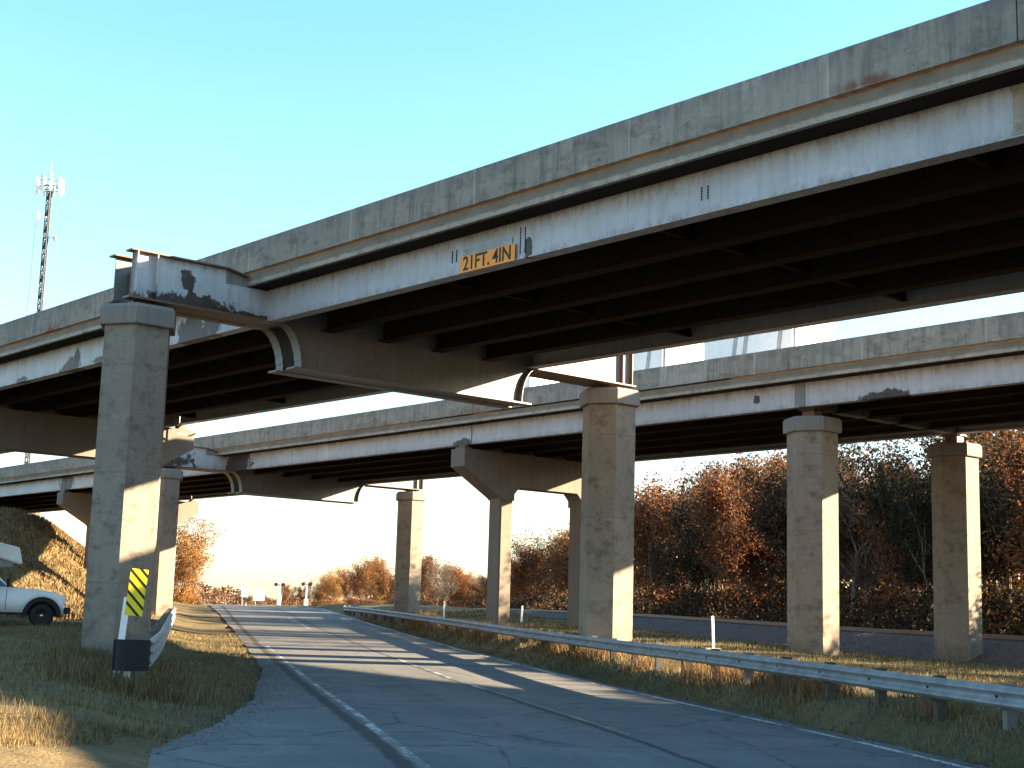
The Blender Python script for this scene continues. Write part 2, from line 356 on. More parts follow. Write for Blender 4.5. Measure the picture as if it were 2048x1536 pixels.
M['blade'] = leaf_mat('dry_grass_blades', [(0, (.06, .048, .02)), (.35, (.13, .10, .042)), (.7, (.25, .18, .08)), (1, (.36, .26, .13))], .25)
M['blade_green'] = leaf_mat('green_grass_blades', [(0, (.028, .032, .013)), (.5, (.065, .068, .027)), (1, (.15, .125, .055))], .25)
M['weed'] = leaf_mat('rust_weed_blades', [(0, (.07, .03, .015)), (.5, (.18, .085, .04)), (1, (.32, .19, .09))], .25)

# ------------------------------------------------------------------ terrain
B = radians(28.8); SB, CB = sin(B), cos(B)
def W(d, o): return (d*SB+o*CB, d*CB-o*SB)
def DO(x, y): return (x*SB+y*CB, x*CB-y*SB)
def rprof(d): return np.interp(d, [-80, 0,15,20,35,52,68,84,95,108,120,140,400,900,3000], [-.12,-.12,-.12,-.05,.05,.3,.62,.98,1.28,1.55,1.62,1.60,1.55,1.5,1.2])
def tprof(d): return np.interp(d, [-200,40,52,64,74,97,130,400,3000], [1.2,1.3,1.39,1.46,1.6,1.87,2.05,2.0,1.6])
def sstep(x, a, b):
    t = np.clip((x-a)/(b-a), 0, 1); return t*t*(3-2*t)
def left_edge(d): return np.interp(d, [-10,10.5,12.5,14.6,16.2,18.4,19.3,21.8,27.1,37.5,52,66,88,112,400], [-30,-14,-6.0,-2.6,-1.6,-.73,-.15,.52,1.29,1.99,2.12,2.14,2.0,1.7,1.7])
def right_edge(d): return np.interp(d, [-20, 50, 90, 120, 400], [10.25,10.2,10.0,10.0,10.0])
def gz(x, y):
    x = np.asarray(x, float); y = np.asarray(y, float)
    d, o = DO(x, y); r = rprof(d)
    le = left_edge(d); re = right_edge(d)
    inside = sstep(o, le-.15, le+.15)*(1-sstep(o, re-.15, re+.15))
    far = 1-.7*sstep(d, 90, 140)
    bl = (.42*sstep(-o, -1.0, 2.5)*sstep(d, 20, 34)+.36*sstep(-o, -.4, 2)*(1-sstep(d, 20, 34))*sstep(d, 9, 15))*far
    br = (.46*sstep(o, 10.25, 11.3)+.12*sstep(o, 12, 18)*sstep(d, 22, 48)+.15*sstep(o, 10.5, 13)*sstep(d, 40, 60))*far
    z = r+bl+br
    tz = tprof(d)
    k = sstep(o, 17, 25.5)*.8 + .2*sstep(o, 25, 27)
    z = z*(1-k)+(tz-.95+.4*sstep(o, 33, 36))*k
    kk = sstep(o, 34, 42)*.25; z = z+kk
    toe = np.interp(d, [50, 68, 80, 100, 130], [-22, -11, -5.6, -2.8, -2.8])
    emb = np.clip((toe-o)*.72, 0, 5.4)*sstep(d, 50, 72)*(1-sstep(d, 128, 150)); z = z+emb
    fade = np.clip((np.hypot(x, y)-500)/1500, 0, 1); z = z*(1-fade)+1.2*fade
    n = .05*np.sin(x*.9+1.3*np.sin(y*.7))+.04*np.sin(y*1.3+x*.4)+.03*np.sin(x*2.1+y*1.7)
    z = z+n*(1-inside)*sstep(np.hypot(x,y), 5, 14)*.8
    return z-.03-.05*inside
def gzf(x, y): return float(gz(x, y))

def grid(ds, os_, zf):
    D, O = np.meshgrid(ds, os_, indexing='ij'); X = D*SB+O*CB; Y = D*CB-O*SB
    Z = zf(X, Y, D, O); n, m = D.shape
    V = np.stack([X, Y, Z], -1).reshape(-1, 3); i = np.arange(n-1)[:, None]*m+np.arange(m-1)[None, :]
    F = np.stack([i, i+m, i+m+1, i+1], -1).reshape(-1, 4); return V, F
ds = np.concatenate([[-3000,-1500,-700,-300,-120,-60,-30], np.arange(-20, 12, 2), np.arange(12, 60, .4), np.arange(60, 150, 1.2), np.arange(150, 420, 8), [480,600,800,1100,1500,2200,3200,4500]])
os_ = np.concatenate([[-3500,-2000,-1000,-500,-250,-130,-90,-70,-55], np.arange(-45, -15, 2), np.arange(-15, 0, .6), np.arange(0, 4, .25), np.arange(4, 9.5, 1.1), np.arange(9.6, 14, .25), np.arange(14, 37, .6), np.arange(37, 70, 3), [80,110,160,250,500,1000,2000,3500]])
V, F = grid(ds, os_, lambda X, Y, D, O: gz(X, Y))
tag(npmesh('ground', V, F, [M['ground']], smooth=True), kind='structure')
# road sheet: own lateral parameter so that its edges are the pavement edges
def strip(name, dlist, o0, o1, m, dz, mat, rag=0):
    Vv = []; rnd = random.Random(5)
    for d in dlist:
        a = o0(d) if callable(o0) else o0; b = o1(d) if callable(o1) else o1
        if rag: a += rnd.uniform(-rag, rag); b += rnd.uniform(-rag, rag)
        for k in range(m+1):
            o = a+(b-a)*k/m; x, y = W(d, o); Vv.append((x, y, float(rprof(d))+dz))
    F = [(i*(m+1)+j, i*(m+1)+j+1, (i+1)*(m+1)+j+1, (i+1)*(m+1)+j) for i in range(len(dlist)-1) for j in range(m)]
    return np.array(Vv), np.array(F)
V, F = strip('road', np.concatenate([[-60,-20], np.arange(0, 60, .3), np.arange(60, 150, 1.5), np.arange(150, 900, 20)]), lambda d: float(left_edge(d)), lambda d: float(right_edge(d)), 10, 0, None, .05)
tag(npmesh('road', V, F, [M['asphalt']], smooth=True), kind='structure')
def lineobj(name, segs, mat):
    VV = []; FF = []; n = 0
    for d0, d1, o0, o1 in segs:
        dl = np.linspace(d0, d1, max(2, int((d1-d0)/1.0)))
        V, F = strip('', dl, o0, o1, 1, .004, None); VV.append(V); FF.append(F+n); n += len(V)
    return tag(npmesh(name, np.concatenate(VV), np.concatenate(FF), [mat]), kind='structure')
lineobj('road_edge_line', [(2, 22.2, 2.74, 2.88), (22.2, 52, 2.80, 2.92)], M['linefaint'])
lineobj('road_edge_line', [(2, 120, 9.79, 9.91)], M['linewhite'])
lineobj('road_centre_line', [(31.4, 33.6, 6.42, 6.56), (35.5, 39.2, 6.42, 6.54), (40.5, 44.5, 6.38, 6.5), (69.5, 86, 5.75, 5.95)], M['linefaint'])
lineobj('road_centre_line', [(21, 31, 6.49, 6.59)], M['lineyellow'])

# railway ballast + track
V, F = grid(np.concatenate([np.arange(-60, 150, 2), np.arange(150, 420, 10)]), np.array([25.9, 27.4, 28.7, 29.2, 31.6, 32.2, 34.5]), lambda X, Y, D, O: np.where((O > 29) & (O < 31.8), tprof(D)-.12, np.where((O > 28) & (O < 33), tprof(D)-.2, np.where(O > 27, tprof(D)-.62, tprof(D)-1.12))))
tag(npmesh('railway_ballast', V, F, [M['ballast']]), kind='structure')
trk = empty('railway_track', (*W(60, 30.3), 1.4)); tag(trk, 'rusty railway track on a low ballast bed in front of the dark wood', 'railway track')
ti = trk.matrix_basis.inverted() if False else Matrix.Translation(-Vector(trk.location))
for o0 in (29.55, 31.0):
    mb = MB(); prev = None
    for d in np.arange(-30, 300, 6):
        x, y = W(d, o0); x2, y2 = W(d, o0+.07); z = float(tprof(d))
        ring = [(x, y, z-.14), (x2, y2, z-.14), (x2, y2, z+.02), (x, y, z+.02)]
        ring = [tuple(Vector(p)-Vector(trk.location)) for p in ring]
        if prev: mb.loft([prev, ring], cap=False)
        prev = ring
    mb.build('rail', M['rusty'], trk)
mb = MB()
for i in range(260):
    d = -10+i*.6; z = float(tprof(d))
    pts = [W(d, 28.95), W(d+.22, 28.95), W(d+.22, 31.65), W(d, 31.65)]
    L = Vector(trk.location)
    mb.loft([[(p[0]-L.x, p[1]-L.y, z-.25-L.z) for p in pts], [(p[0]-L.x, p[1]-L.y, z-.1-L.z) for p in pts]])
mb.build('sleepers', M['wood'], trk)

# ------------------------------------------------------------------ overpasses
ZB, ZT, ZS, ZD = 8.53, 9.33, 9.34, 9.66        # girder bottom, girder top, slab soffit, top of slab edge
GW = 8.8
def hexcol(parent, x, y, zg, mat=None, low=0):
    mb = MB(); mb.poly(x, y, .82, 6, zg-.6, 7.93-low); o = mb.build('column', M['column'], parent)
    mb = MB(); ring = lambda R, z: [(x+R*cos(pi/3*i), y+R*sin(pi/3*i), z) for i in range(6)]
    mb.loft([ring(.93, 7.90-low), ring(.95, 7.93-low), ring(.95, 8.30-low), ring(.88, 8.38-low)]); mb.build('column_cap', M['cap'], o)
    mb = MB(); mb.bevbox(x-.22, x+.22, y-.25, y+.25, 8.38-low, 8.47, .02); mb.box(x-.32, x+.32, y-.32, y+.32, 8.47, 8.52)
    mb.build('bearing', M['rusty'], o)
    return o
def superstructure(root, y0, y1, joints, fas, pier_ys):
    xs = [i*GW/5 for i in range(6)]
    ms = MB(); ms.box(-.50, GW+.50, y0, y1, ZS, ZD-.06)
    ms.prism([(-.60, ZS-.02), (-.50, ZS-.02), (-.50, ZD-.03), (-.53, ZD-.03), (-.53, 9.56), (-.60, 9.46)], 'y', y0, y1)
    ms.prism([(GW+.60, ZS-.02), (GW+.50, ZS-.02), (GW+.50, ZD-.03), (GW+.53, ZD-.03), (GW+.53, 9.56), (GW+.60, 9.46)], 'y', y0, y1)
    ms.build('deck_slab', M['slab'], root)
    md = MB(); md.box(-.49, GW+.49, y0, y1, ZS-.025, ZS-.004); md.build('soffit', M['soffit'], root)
    for sgn in (0, 1):
        mp = MB()
        pr = [(-.60, 9.68), (-.22, 9.68), (-.26, 9.98), (-.34, 10.38), (-.37, 10.42), (-.57, 10.42), (-.60, 10.39)]
        if sgn: pr = [(GW-u, w) for u, w in pr]
        ys = [y0]+[j for j in joints]+[y1]
        for a, b in zip(ys[:-1], ys[1:]): mp.prism(pr, 'y', a+.012, b-.012)
        mp.build('parapet', M['parapet'], root)
    ys = [y0]+list(joints)+[y1]
    for i, x in enumerate(xs):
        mb = MB()
        for a, b in zip(ys[:-1], ys[1:]):
            a += .03; b -= .03
            mb.box(x-.012, x+.012, a, b, ZB+.03, ZT-.025); mb.box(x-.17, x+.17, a, b, ZB, ZB+.03); mb.box(x-.15, x+.15, a, b, ZT-.025, ZT-.002)
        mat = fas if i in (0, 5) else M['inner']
        if i in (0, 5):                                  # the outside beams show a deep plain face, flange tips barely proud
            s_ = -1 if i == 0 else 1
            mb = MB()
            for a, b in zip(ys[:-1], ys[1:]):
                a += .03; b -= .03
                xo = x+s_*.0
                pr = [(xo-s_*.02, ZB+.03), (xo, ZB+.03), (xo, ZT-.002), (xo-s_*.02, ZT-.002)]
                mb.prism(pr, 'y', a, b)
                mb.box(min(xo+s_*.03, xo-s_*.28), max(xo+s_*.03, xo-s_*.28), a, b, ZB, ZB+.028)
                mb.box(min(xo+s_*.01, xo-s_*.2), max(xo+s_*.01, xo-s_*.2), a, b, ZT-.06, ZT-.035)
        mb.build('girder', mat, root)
    y = y0+4
    while y < y1-2:
        if all(abs(y-p) > 1.2 for p in pier_ys):
            mb = MB()
            for a, b in zip(xs[:-1], xs[1:]):
                mb.box(a+.02, b-.02, y-.02, y+.02, ZB+.22, ZT-.16); mb.box(a+.02, b-.02, y-.07, y+.07, ZT-.16, ZT-.14); mb.box(a+.02, b-.02, y-.07, y+.07, ZB+.2, ZB+.22)
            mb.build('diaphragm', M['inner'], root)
        y += 6.3
    return xs
def straddle(root, y, zgl, zgr, matend):
    hexcol(root, -3.15, y, zgl); hexcol(root, 12.3, y, zgr)
    R = .72; n = 8
    zt, zb, zd = 9.62, 8.56, 7.52
    prof = [(-3.62, zb), (.25, zb)]
    cx, cz = .25, zb-R+.05
    prof += [(.35+.62*sin(pi/2*k/n), zb-(zb-zd)*(1-cos(pi/2*k/n))) for k in range(1, n+1)]
    prof += [(8.25-.0, zd)]
    prof += [(8.25+.62*(1-cos(pi/2*k/n))**1.0, zd+(zb-zd)*sin(pi/2*k/n)) for k in range(1, n+1)]
    prof += [(12.78, zb), (12.78, zt), (GW+.62, zt), (GW+.62, 9.30), (-.62, 9.30), (-.62, zt-.12), (-1.2, zt), (-3.62, zt)]
    for yo in (-.42, .42):
        mb = MB(); mb.prism(prof, 'y', y+yo-.012, y+yo+.012)
        # flanges follow the outline
        yb0, yb1 = y+yo-.16, y+yo+.16
        mb.prism([(-3.7, zb-.04), (.35, zb-.04), (.35, zb), (-3.7, zb)], 'y', yb0, yb1)
        pts = [(.35, zb)]+prof[2:2+n]; 
        for (a, c), (b, e) in zip(pts[:-1], pts[1:]):
            mb.prism([(a, c-.02), (b-.02, e-.02), (b, e), (a, c)], 'y', yb0, yb1)
        mb.prism([(.75, zd-.045), (8.6, zd-.045), (8.6, zd), (.75, zd)], 'y', yb0-.03, yb1+.03)
        q = prof[2+n:2+2*n+1]
        for (a, c), (b, e) in zip(q[:-1], q[1:]):
            mb.prism([(a, c), (b, e), (b+.02, e-.02), (a+.03, c)], 'y', yb0, yb1)
        o = mb.build('crossbeam', M['beam'] , root); mb = MB()
        mb.prism([(8.85, zb-.04), (12.85, zb-.04), (12.85, zb), (8.85, zb)], 'y', yb0, yb1)
        mb.build('flange', M['rusty'], o); mb = MB()
        mb.prism([(-3.72, zt), (-1.2, zt), (-.62, zt-.12), (-.62, zt-.085), (-1.2, zt+.035), (-3.72, zt+.035)], 'y', yb0, yb1)
        mb.build('flange', M['rusty'], o); mb = MB()
        mb.prism([(GW+.64, zt), (12.85, zt), (12.85, zt+.035), (GW+.64, zt+.035)], 'y', yb0, yb1); mb.build('flange', M['rusty'], o); mb = MB()
        mb.prism([(-3.72, zb-.045), (-.1, zb-.045), (-.1, zb+.002), (-3.72, zb+.002)], 'y', yb0-.004, yb1+.004)
        mb.build('flange', M['rusty'], o)
        # weathered cantilever end sheets
        f = -1 if yo < 0 else 1
        e = MB(); yy = y+yo+f*.0135
        e.box(-3.60, .18, min(yy, yy+f*.006), max(yy, yy+f*.006), zb+.005, 9.28)
        e.box(-3.60, -1.2, min(yy, yy+f*.005), max(yy, yy+f*.005), 9.28, zt-.005)
        e.build('painted_end_plate', matend, o)
        for xq in (-3.55, -3.05, -.02+.1, 12.3, 12.7):
            s_ = MB(); s_.box(xq-.012, xq+.012, min(y+yo+f*.02, y+yo+f*.15), max(y+yo+f*.02, y+yo+f*.15), zb+.001, zt-.001 if abs(xq-4.4) > 5.1 else 9.28)
            s_.build('stiffener', matend if xq < 5 else M['rusty'], o)
    mb = MB(); mb.box(-3.5, 12.7, y-.25, y+.25, zb-.035, zb-.02); mb.box(.9, 8.5, y-.25, y+.25, zd-.03, zd-.015)
    for xq in (-3.3, 12.5, 2, 4.4, 6.8): mb.box(xq-.01, xq+.01, y-.4, y+.4, zb if not (0 < xq < 9) else zd, 9.28)
    mb.build('tie_plate', M['rusty'], root)
def hammerhead(root, y, gzl, gzr, xcols=(2.1, 6.7), x0=-.3, x1=9.1):
    zb, zt = 6.93, 8.34; a, b = xcols; h = .36
    prof = [(x0, zt), (x0, 7.62), (x0+.15, 7.5), (a-h, 6.45), (a-h, 6.35), (a+h, 6.35), (a+h, 6.65), (a+h+.28, zb), (b-h-.28, zb), (b-h, 6.65), (b-h, 6.35), (b+h, 6.35), (b+h, 6.45), (x1-.15, 7.5), (x1, 7.62), (x1, zt)]
    # two-notch polygon is not convex: build it from convex strips
    top = [(x0, zt), (x1, zt)]
    mb = MB(); th = .45
    def quad(p): mb.prism(p, 'y', y-th, y+th)
    quad([(x0, 7.55), (a-h, zb if False else 7.0), (a-h, zt), (x0, zt)]) if False else None
    quad([(x0, 7.6), (a-h, 6.42), (a-h, zt), (x0, zt)])
    quad([(a-h, 6.36), (a+h, 6.36), (a+h, zt), (a-h, zt)])
    quad([(a+h, 6.64), (a+h+.28, zb), (a+h+.28, zt), (a+h, zt)])
    quad([(a+h+.28, zb), (b-h-.28, zb), (b-h-.28, zt), (a+h+.28, zt)])
    quad([(b-h-.28, zb), (b-h, 6.64), (b-h, zt), (b-h-.28, zt)])
    quad([(b-h, 6.36), (b+h, 6.36), (b+h, zt), (b-h, zt)])
    quad([(b+h, 6.42), (x1, 7.6), (x1, zt), (b+h, zt)])
    mb.build('pier_cap', M['pier'], root)
    for xc, zg in ((a, gzl), (b, gzr)):
        m = MB(); c = .07; hh = h-.003
        pts = [(xc-hh+c, y-.4), (xc+hh-c, y-.4), (xc+hh, y-.4+c), (xc+hh, y+.4-c), (xc+hh-c, y+.4), (xc-hh+c, y+.4), (xc-hh, y+.4-c), (xc-hh, y-.4+c)]
        m.loft([[(p[0], p[1], zg-1.0) for p in pts], [(p[0], p[1], 6.36) for p in pts]]); m.build('column', M['pier'], root)
    for i in range(6):
        x = i*GW/5; m = MB(); m.box(x-.2, x+.2, y-.3, y+.3, zt, zt+.08); m.prism([(x-.12, zt+.08), (x+.12, zt+.08), (x+.07, ZB-.002), (x-.07, ZB-.002)], 'y', y-.22, y+.22)
        m.build('bearing', M['rusty'], root)

# near overpass, axis exactly +Y
X1 = 18.1
b1 = empty('highway_overpass', (X1, 0, 0)); tag(b1, 'nearer overpass, with the amber height sign on its white steel edge beam', 'overpass')
superstructure(b1, -62, 84, (-26, 9.62, 50.3), M['fascia1'], (30.25, 50.3, 9.62))
straddle(b1, 30.25, .55, .45, M['beam_end'])
hammerhead(b1, 50.3, 1, 1, (1.2, 6.8), -.3, 9.2)
m = MB(); m.box(-.035, -.004, 15.70, 15.73, 8.8, 9.0)
for y_, z_, ny, nz, sp in ((15.72, 8.80, 2, 5, .05), (22.52, 8.82, 2, 6, .045), (20.40, 8.66, 2, 9, .06)):
    for i in range(ny):
        m = MB()
        for k in range(nz):
            yy = y_+i*.14; zz = z_+k*sp; m.box(-.022, -.002, yy-.011, yy+.011, zz-.011, zz+.011)
        m.box(-.012, -.002, yy-.003, yy+.003, z_, z_+nz*sp-.02)
        m.build('bolt_row', M['darkmetal'], b1)

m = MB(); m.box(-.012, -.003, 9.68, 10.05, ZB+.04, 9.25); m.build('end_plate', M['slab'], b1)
# broken pale patch and pipe hook under the far edge
m = MB(); m.tube((GW+.1, 49.2, 8.55), (GW+.1, 49.2, 8.15), .03); m.tube((GW+.1, 49.2, 8.15), (GW-.05, 49.35, 8.05), .03); m.tube((GW-.05, 49.35, 8.05), (GW-.5, 49.5, 8.1), .035)
m.build('drain_pipe', M['white'], b1)

# far overpass, turned a little
RZ2 = -radians(1.15)
b2 = empty('highway_overpass', (37.2, 25.0, 0), RZ2); tag(b2, 'farther overpass behind the near one, carried on hexagonal columns and hammerhead piers', 'overpass')
def L2(x, y):
    v = Matrix.Rotation(RZ2, 3, 'Z') @ Vector((x, y, 0)); return v.x+37.2, v.y+25
def g2(x, y): return gzf(*L2(x, y))
superstructure(b2, -88, 93.5, (-25, 3.4, 20.4, 61.2), M['fascia2'], (3.4, 20.4, 41.3, 61.2))
straddle(b2, 41.3, g2(-3.15, 41.3), g2(12.3, 41.3), M['beam_end'])
hexcol(b2, .62, 3.4, g2(.62, 3.4), low=.17); hexcol(b2, 8.8, 3.4, g2(8.8, 3.4), low=.22)
m = MB(); m.box(-.03, GW+.03, 3.2, 3.6, ZB+.001, ZT-.001); m.build('crossbeam', M['beam'], b2)
hammerhead(b2, 20.9, g2(2.1, 20.9), g2(6.7, 20.9)); hammerhead(b2, 61.2, g2(2.1, 61.2), g2(6.7, 61.2))

# abutments at the far ends
for nm, (ax, ay), lab in (('bridge_abutment', (43.8, 119), 'concrete abutment at the top of the sloping bank'),):
    a = empty(nm, (ax, ay, 6)); tag(a, lab, 'abutment'); m = MB(); m.box(-7, 7, -.5, .5, -3, 3.4); m.box(-7, -6.4, .5, 6, -3, 3.4); m.box(6.4, 7, .5, 6, -3, 3.4); m.build('end_wall', M['pier'], a)
    m = MB(); m.box(-6.8, 6.8, -.9, -.5, .6, 2.3); m.build('bearing_shelf', M['cap'], a)

# ------------------------------------------------------------------ clearance sign
sg = empty('clearance_sign', (X1-.05, 21.49, 8.70)); tag(sg, 'amber height clearance sign reading 21FT. 4IN fixed to the white edge beam', 'sign')
m = MB()
m.prism([(-.85, -.175), (.85, -.175), (.85, .175), (-.85, .175)], 'x', -.006, .0); m.build('panel', M['orange'], sg)
m = MB(); m.prism([(-.72, .19), (.80, .19), (.80, .33), (-.72, .33)], 'x', .03, .036); m.build('old_backing_plate', M['galv'], sg)
m = MB(); m.box(.0, .045, -.6, -.55, -.15, .15); m.box(.0, .045, .55, .6, -.15, .15); m.build('bracket', M['darkmetal'], sg)
def text_obj(name, body, size, mat, parent, loc, ext=.002, sx=1.0, rot=None, align='CENTER'):
    cu = bpy.data.curves.new(name, 'FONT'); cu.body = body; cu.size = size; cu.extrude = ext; cu.align_x = align; cu.align_y = 'CENTER'; cu.offset = .006
    tmp = bpy.data.objects.new('tmp', cu); C.objects.link(tmp); bpy.context.view_layer.update()
    me = bpy.data.meshes.new_from_object(tmp.evaluated_get(bpy.context.evaluated_depsgraph_get()))
    bpy.data.objects.remove(tmp); me.materials.clear(); me.materials.append(mat); me.name = name
    o = bpy.data.objects.new(name, me); C.objects.link(o); o.parent = parent
    R = Matrix(rot).transposed().to_4x4(); R.translation = Vector(loc)
    o.matrix_local = R @ Matrix.Diagonal((sx, 1, 1, 1)); return o
RT = ((0, -1, 0), (0, 0, 1), (-1, 0, 0))
text_obj('lettering', '21FT.', .41, M['brown_stain'], sg, (-.010, .33, -.005), sx=.90, rot=RT)
text_obj('lettering', '4IN', .41, M['brown_stain'], sg, (-.010, -.46, -.005), sx=.92, rot=RT)

# ------------------------------------------------------------------ right W-beam guardrail
gr = empty('guardrail', (*W(20, 12.5), 0)); tag(gr, 'long grey corrugated guardrail along the right verge of the road, ending in a buried curl', 'guardrail')
GL = Vector(gr.location)
def goff(d): return float(np.interp(d, [-20, 58, 84, 95, 100], [10.98, 10.98, 10.4, 10.25, 10.25]))
def gtop(d): return float(np.interp(d, [-20, 10, 17.6, 24, 30, 35.6, 43.4, 50.7, 60.6, 73, 84, 92, 98, 102], [.7, .84, .90, .98, 1.04, 1.07, 1.15, 1.24, 1.38, 1.57, 1.71, 1.79, 1.80, 1.8]))
def wprofile():   # (outward, height) of the W section, top at 0
    return [(0, 0), (-.035, -.02), (-.075, -.055), (-.075, -.085), (-.02, -.125), (.0, -.155), (-.02, -.185), (-.075, -.225), (-.075, -.255), (-.035, -.29), (0, -.31)]
def rail(parent, L, dl, offf, topf, prof, mat, side, name='rail'):
    mb = MB(); rings = []
    for d in dl:
        x, y = W(d, offf(d)); zt = topf(d); ring = []
        for u, w in prof: ring.append((x+side*u*CB-L.x, y-side*u*SB-L.y, zt+w-L.z))
        for u, w in reversed(prof): ring.append((x+side*(u+.004)*CB-L.x, y-side*(u+.004)*SB-L.y, zt+w-L.z))
        rings.append(ring)
    mb.loft(rings); return mb.build(name, mat, parent)
edges = list(np.arange(-18, 97, 7.62))
for a, b in zip(edges[:-1], edges[1:]):
    rail(gr, GL, list(np.linspace(a-.12, b+.12, 9)), lambda d, k=edges.index(a): goff(d)-(.0035 if k % 2 else 0), gtop, wprofile(), M['galv'], 1, 'rail_panel')
def box_rot(mb, d, o, hw_d, hw_o, z0, z1, L):
    pts = [W(d-hw_d, o-hw_o), W(d+hw_d, o-hw_o), W(d+hw_d, o+hw_o), W(d-hw_d, o+hw_o)]
    mb.loft([[(p[0]-L.x, p[1]-L.y, z0-L.z) for p in pts], [(p[0]-L.x, p[1]-L.y, z1-L.z) for p in pts]])
d = -16.0
while d < 96:
    x, y = W(d, goff(d)+.2); mb = MB(); box_rot(mb, d, goff(d)+.19, .06, .08, gzf(x, y)-.5, gtop(d)+.02, GL); box_rot(mb, d, goff(d)+.055, .05, .05, gtop(d)-.33, gtop(d)-.0, GL)
    po = mb.build('guardrail_post', M['wood'] if int(d) % 3 else M['galv_dark'], gr)
    mb = MB(); 
    for w in (-.155,): box_rot(mb, d, goff(d)-.012, .018, .014, gtop(d)+w-.018, gtop(d)+w+.018, GL)
    mb.build('bolt', M['darkmetal'], po)
    d += 1.905 if d > 0 else 3.8
mb = MB(); rings = []
for k in range(15):
    a = -pi/2+k*1.5*pi/14; R0 = .26
    x, y = W(96.5+R0*cos(a), goff(96.5)-.02+R0*(sin(a)+1)*.9); z = gtop(97)
    rings.append([(x-GL.x, y-GL.y, z-.42), (x-GL.x, y-GL.y, z+.05), (x-GL.x+.006, y-GL.y+.006, z+.05), (x-GL.x+.006, y-GL.y+.006, z-.42)])
mb.loft(rings); mb.build('end_terminal', M['rusty'], gr)

# left thrie-beam guardrail with blunt black end
gl = empty('guardrail', (*W(26.8, -.8), 0)); tag(gl, 'short ribbed guardrail with a black blunt end beside the leftmost hexagonal column', 'guardrail'); LL = Vector(gl.location)
thr = [(0, 0)]
for k in range(3):
    zc = -.085-.17*k; thr += [(.02, zc+.06), (.085, zc+.03), (.085, zc-.02), (.02, zc-.06)]
thr += [(0, -.51)]
ltop = lambda d: float(np.interp(d, [26, 28, 35, 45, 57, 70], [1.03, 1.03, 1.05, 1.22, 1.38, 1.52])); loff = lambda d: float(np.interp(d, [26, 35, 70], [-.62, -.55, -.50]))
rail(gl, LL, list(np.linspace(27.0, 68, 22)), loff, ltop, thr, M['galv'], 1, 'rail_panel')
d = 28.2
while d < 68:
    x, y = W(d, loff(d)-.15); mb = MB(); box_rot(mb, d, loff(d)-.16, .06, .09, gzf(x, y)-.4, ltop(d)-.02, LL); mb.build('guardrail_post', M['galv_dark'], gl); d += 1.9
mb = MB(); rings = []
for k in range(9):
    a = pi*k/8; rr = .28
    for_ = W(27.0-.16*sin(a), -.88+.30*cos(a)); rings.append([(for_[0]-LL.x, for_[1]-LL.y, ltop(27)+h-LL.z) for h in (-.55, .0)]+[(for_[0]-LL.x+.01, for_[1]-LL.y+.01, ltop(27)+h-LL.z) for h in (.0, -.55)])
mb.loft(rings)
box_rot(mb, 27.05, -.92, .05, .30, ltop(27)-.54, ltop(27)-.01, LL)
mb.build('end_shoe', M['black'], gl)
mb = MB(); box_rot(mb, 27.0, -.95, .06, .06, gzf(*W(27, -.95))-.3, ltop(27)-.5, LL); mb.build('end_post', M['white'], gl)
mb = MB(); box_rot(mb, 26.6, -.9, .12, .42, gzf(*W(26.6, -.9))-.05, gzf(*W(26.6, -.9))+.05, LL); mb.build('footing', M['cap'], gl)

# object marker on its post
om = empty('object_marker', (*W(28.1, -.98), .42)); om.rotation_euler = (0, radians(4), -radians(22)); tag(om, 'yellow marker panel with black diagonal stripes on a white post beside the black guardrail end', 'marker sign')
m = MB(); m.bevbox(-.17, .17, -.004, .004, .0, 1.0, .003); pan = m.build('panel', M['yellow'], om, loc=(-.04, 0, 1.02)); pan.scale = (.95, 1, .87)
m = MB(); 
for k in range(5):
    z0 = -.20+.235*k+.14
    # stripe descending to the right, clipped to the panel
    x0, x1 = -.17, .17; za, zb_ = z0+.30, z0-.06; wdt = .075
    poly = [(x0, za), (x1, zb_), (x1, zb_+wdt), (x0, za+wdt)]
    cl = []
    for i in range(4):                              # clip to 0..1
        p, q = poly[i], poly[(i+1) % 4]
        pin = p[1] <= 1.0; qin = q[1] <= 1.0
        if pin: cl.append(p)
        if pin != qin: t_ = (1.0-p[1])/(q[1]-p[1]); cl.append((p[0]+t_*(q[0]-p[0]), 1.0))
    poly = cl; cl = []
    for i in range(len(poly)):
        p, q = poly[i], poly[(i+1) % len(poly)]
        pin = p[1] >= 0; qin = q[1] >= 0
        if pin: cl.append(p)
        if pin != qin: t_ = (0-p[1])/(q[1]-p[1]); cl.append((p[0]+t_*(q[0]-p[0]), 0))
    if len(cl) >= 3: m.prism(cl, 'y', -.0065, -.0045)
m.build('stripes', M['signblack'], pan)
m = MB(); m.bevbox(-.25, -.13, .006, .05, -.5, 1.35, .01); m.build('post', M['white'], om)

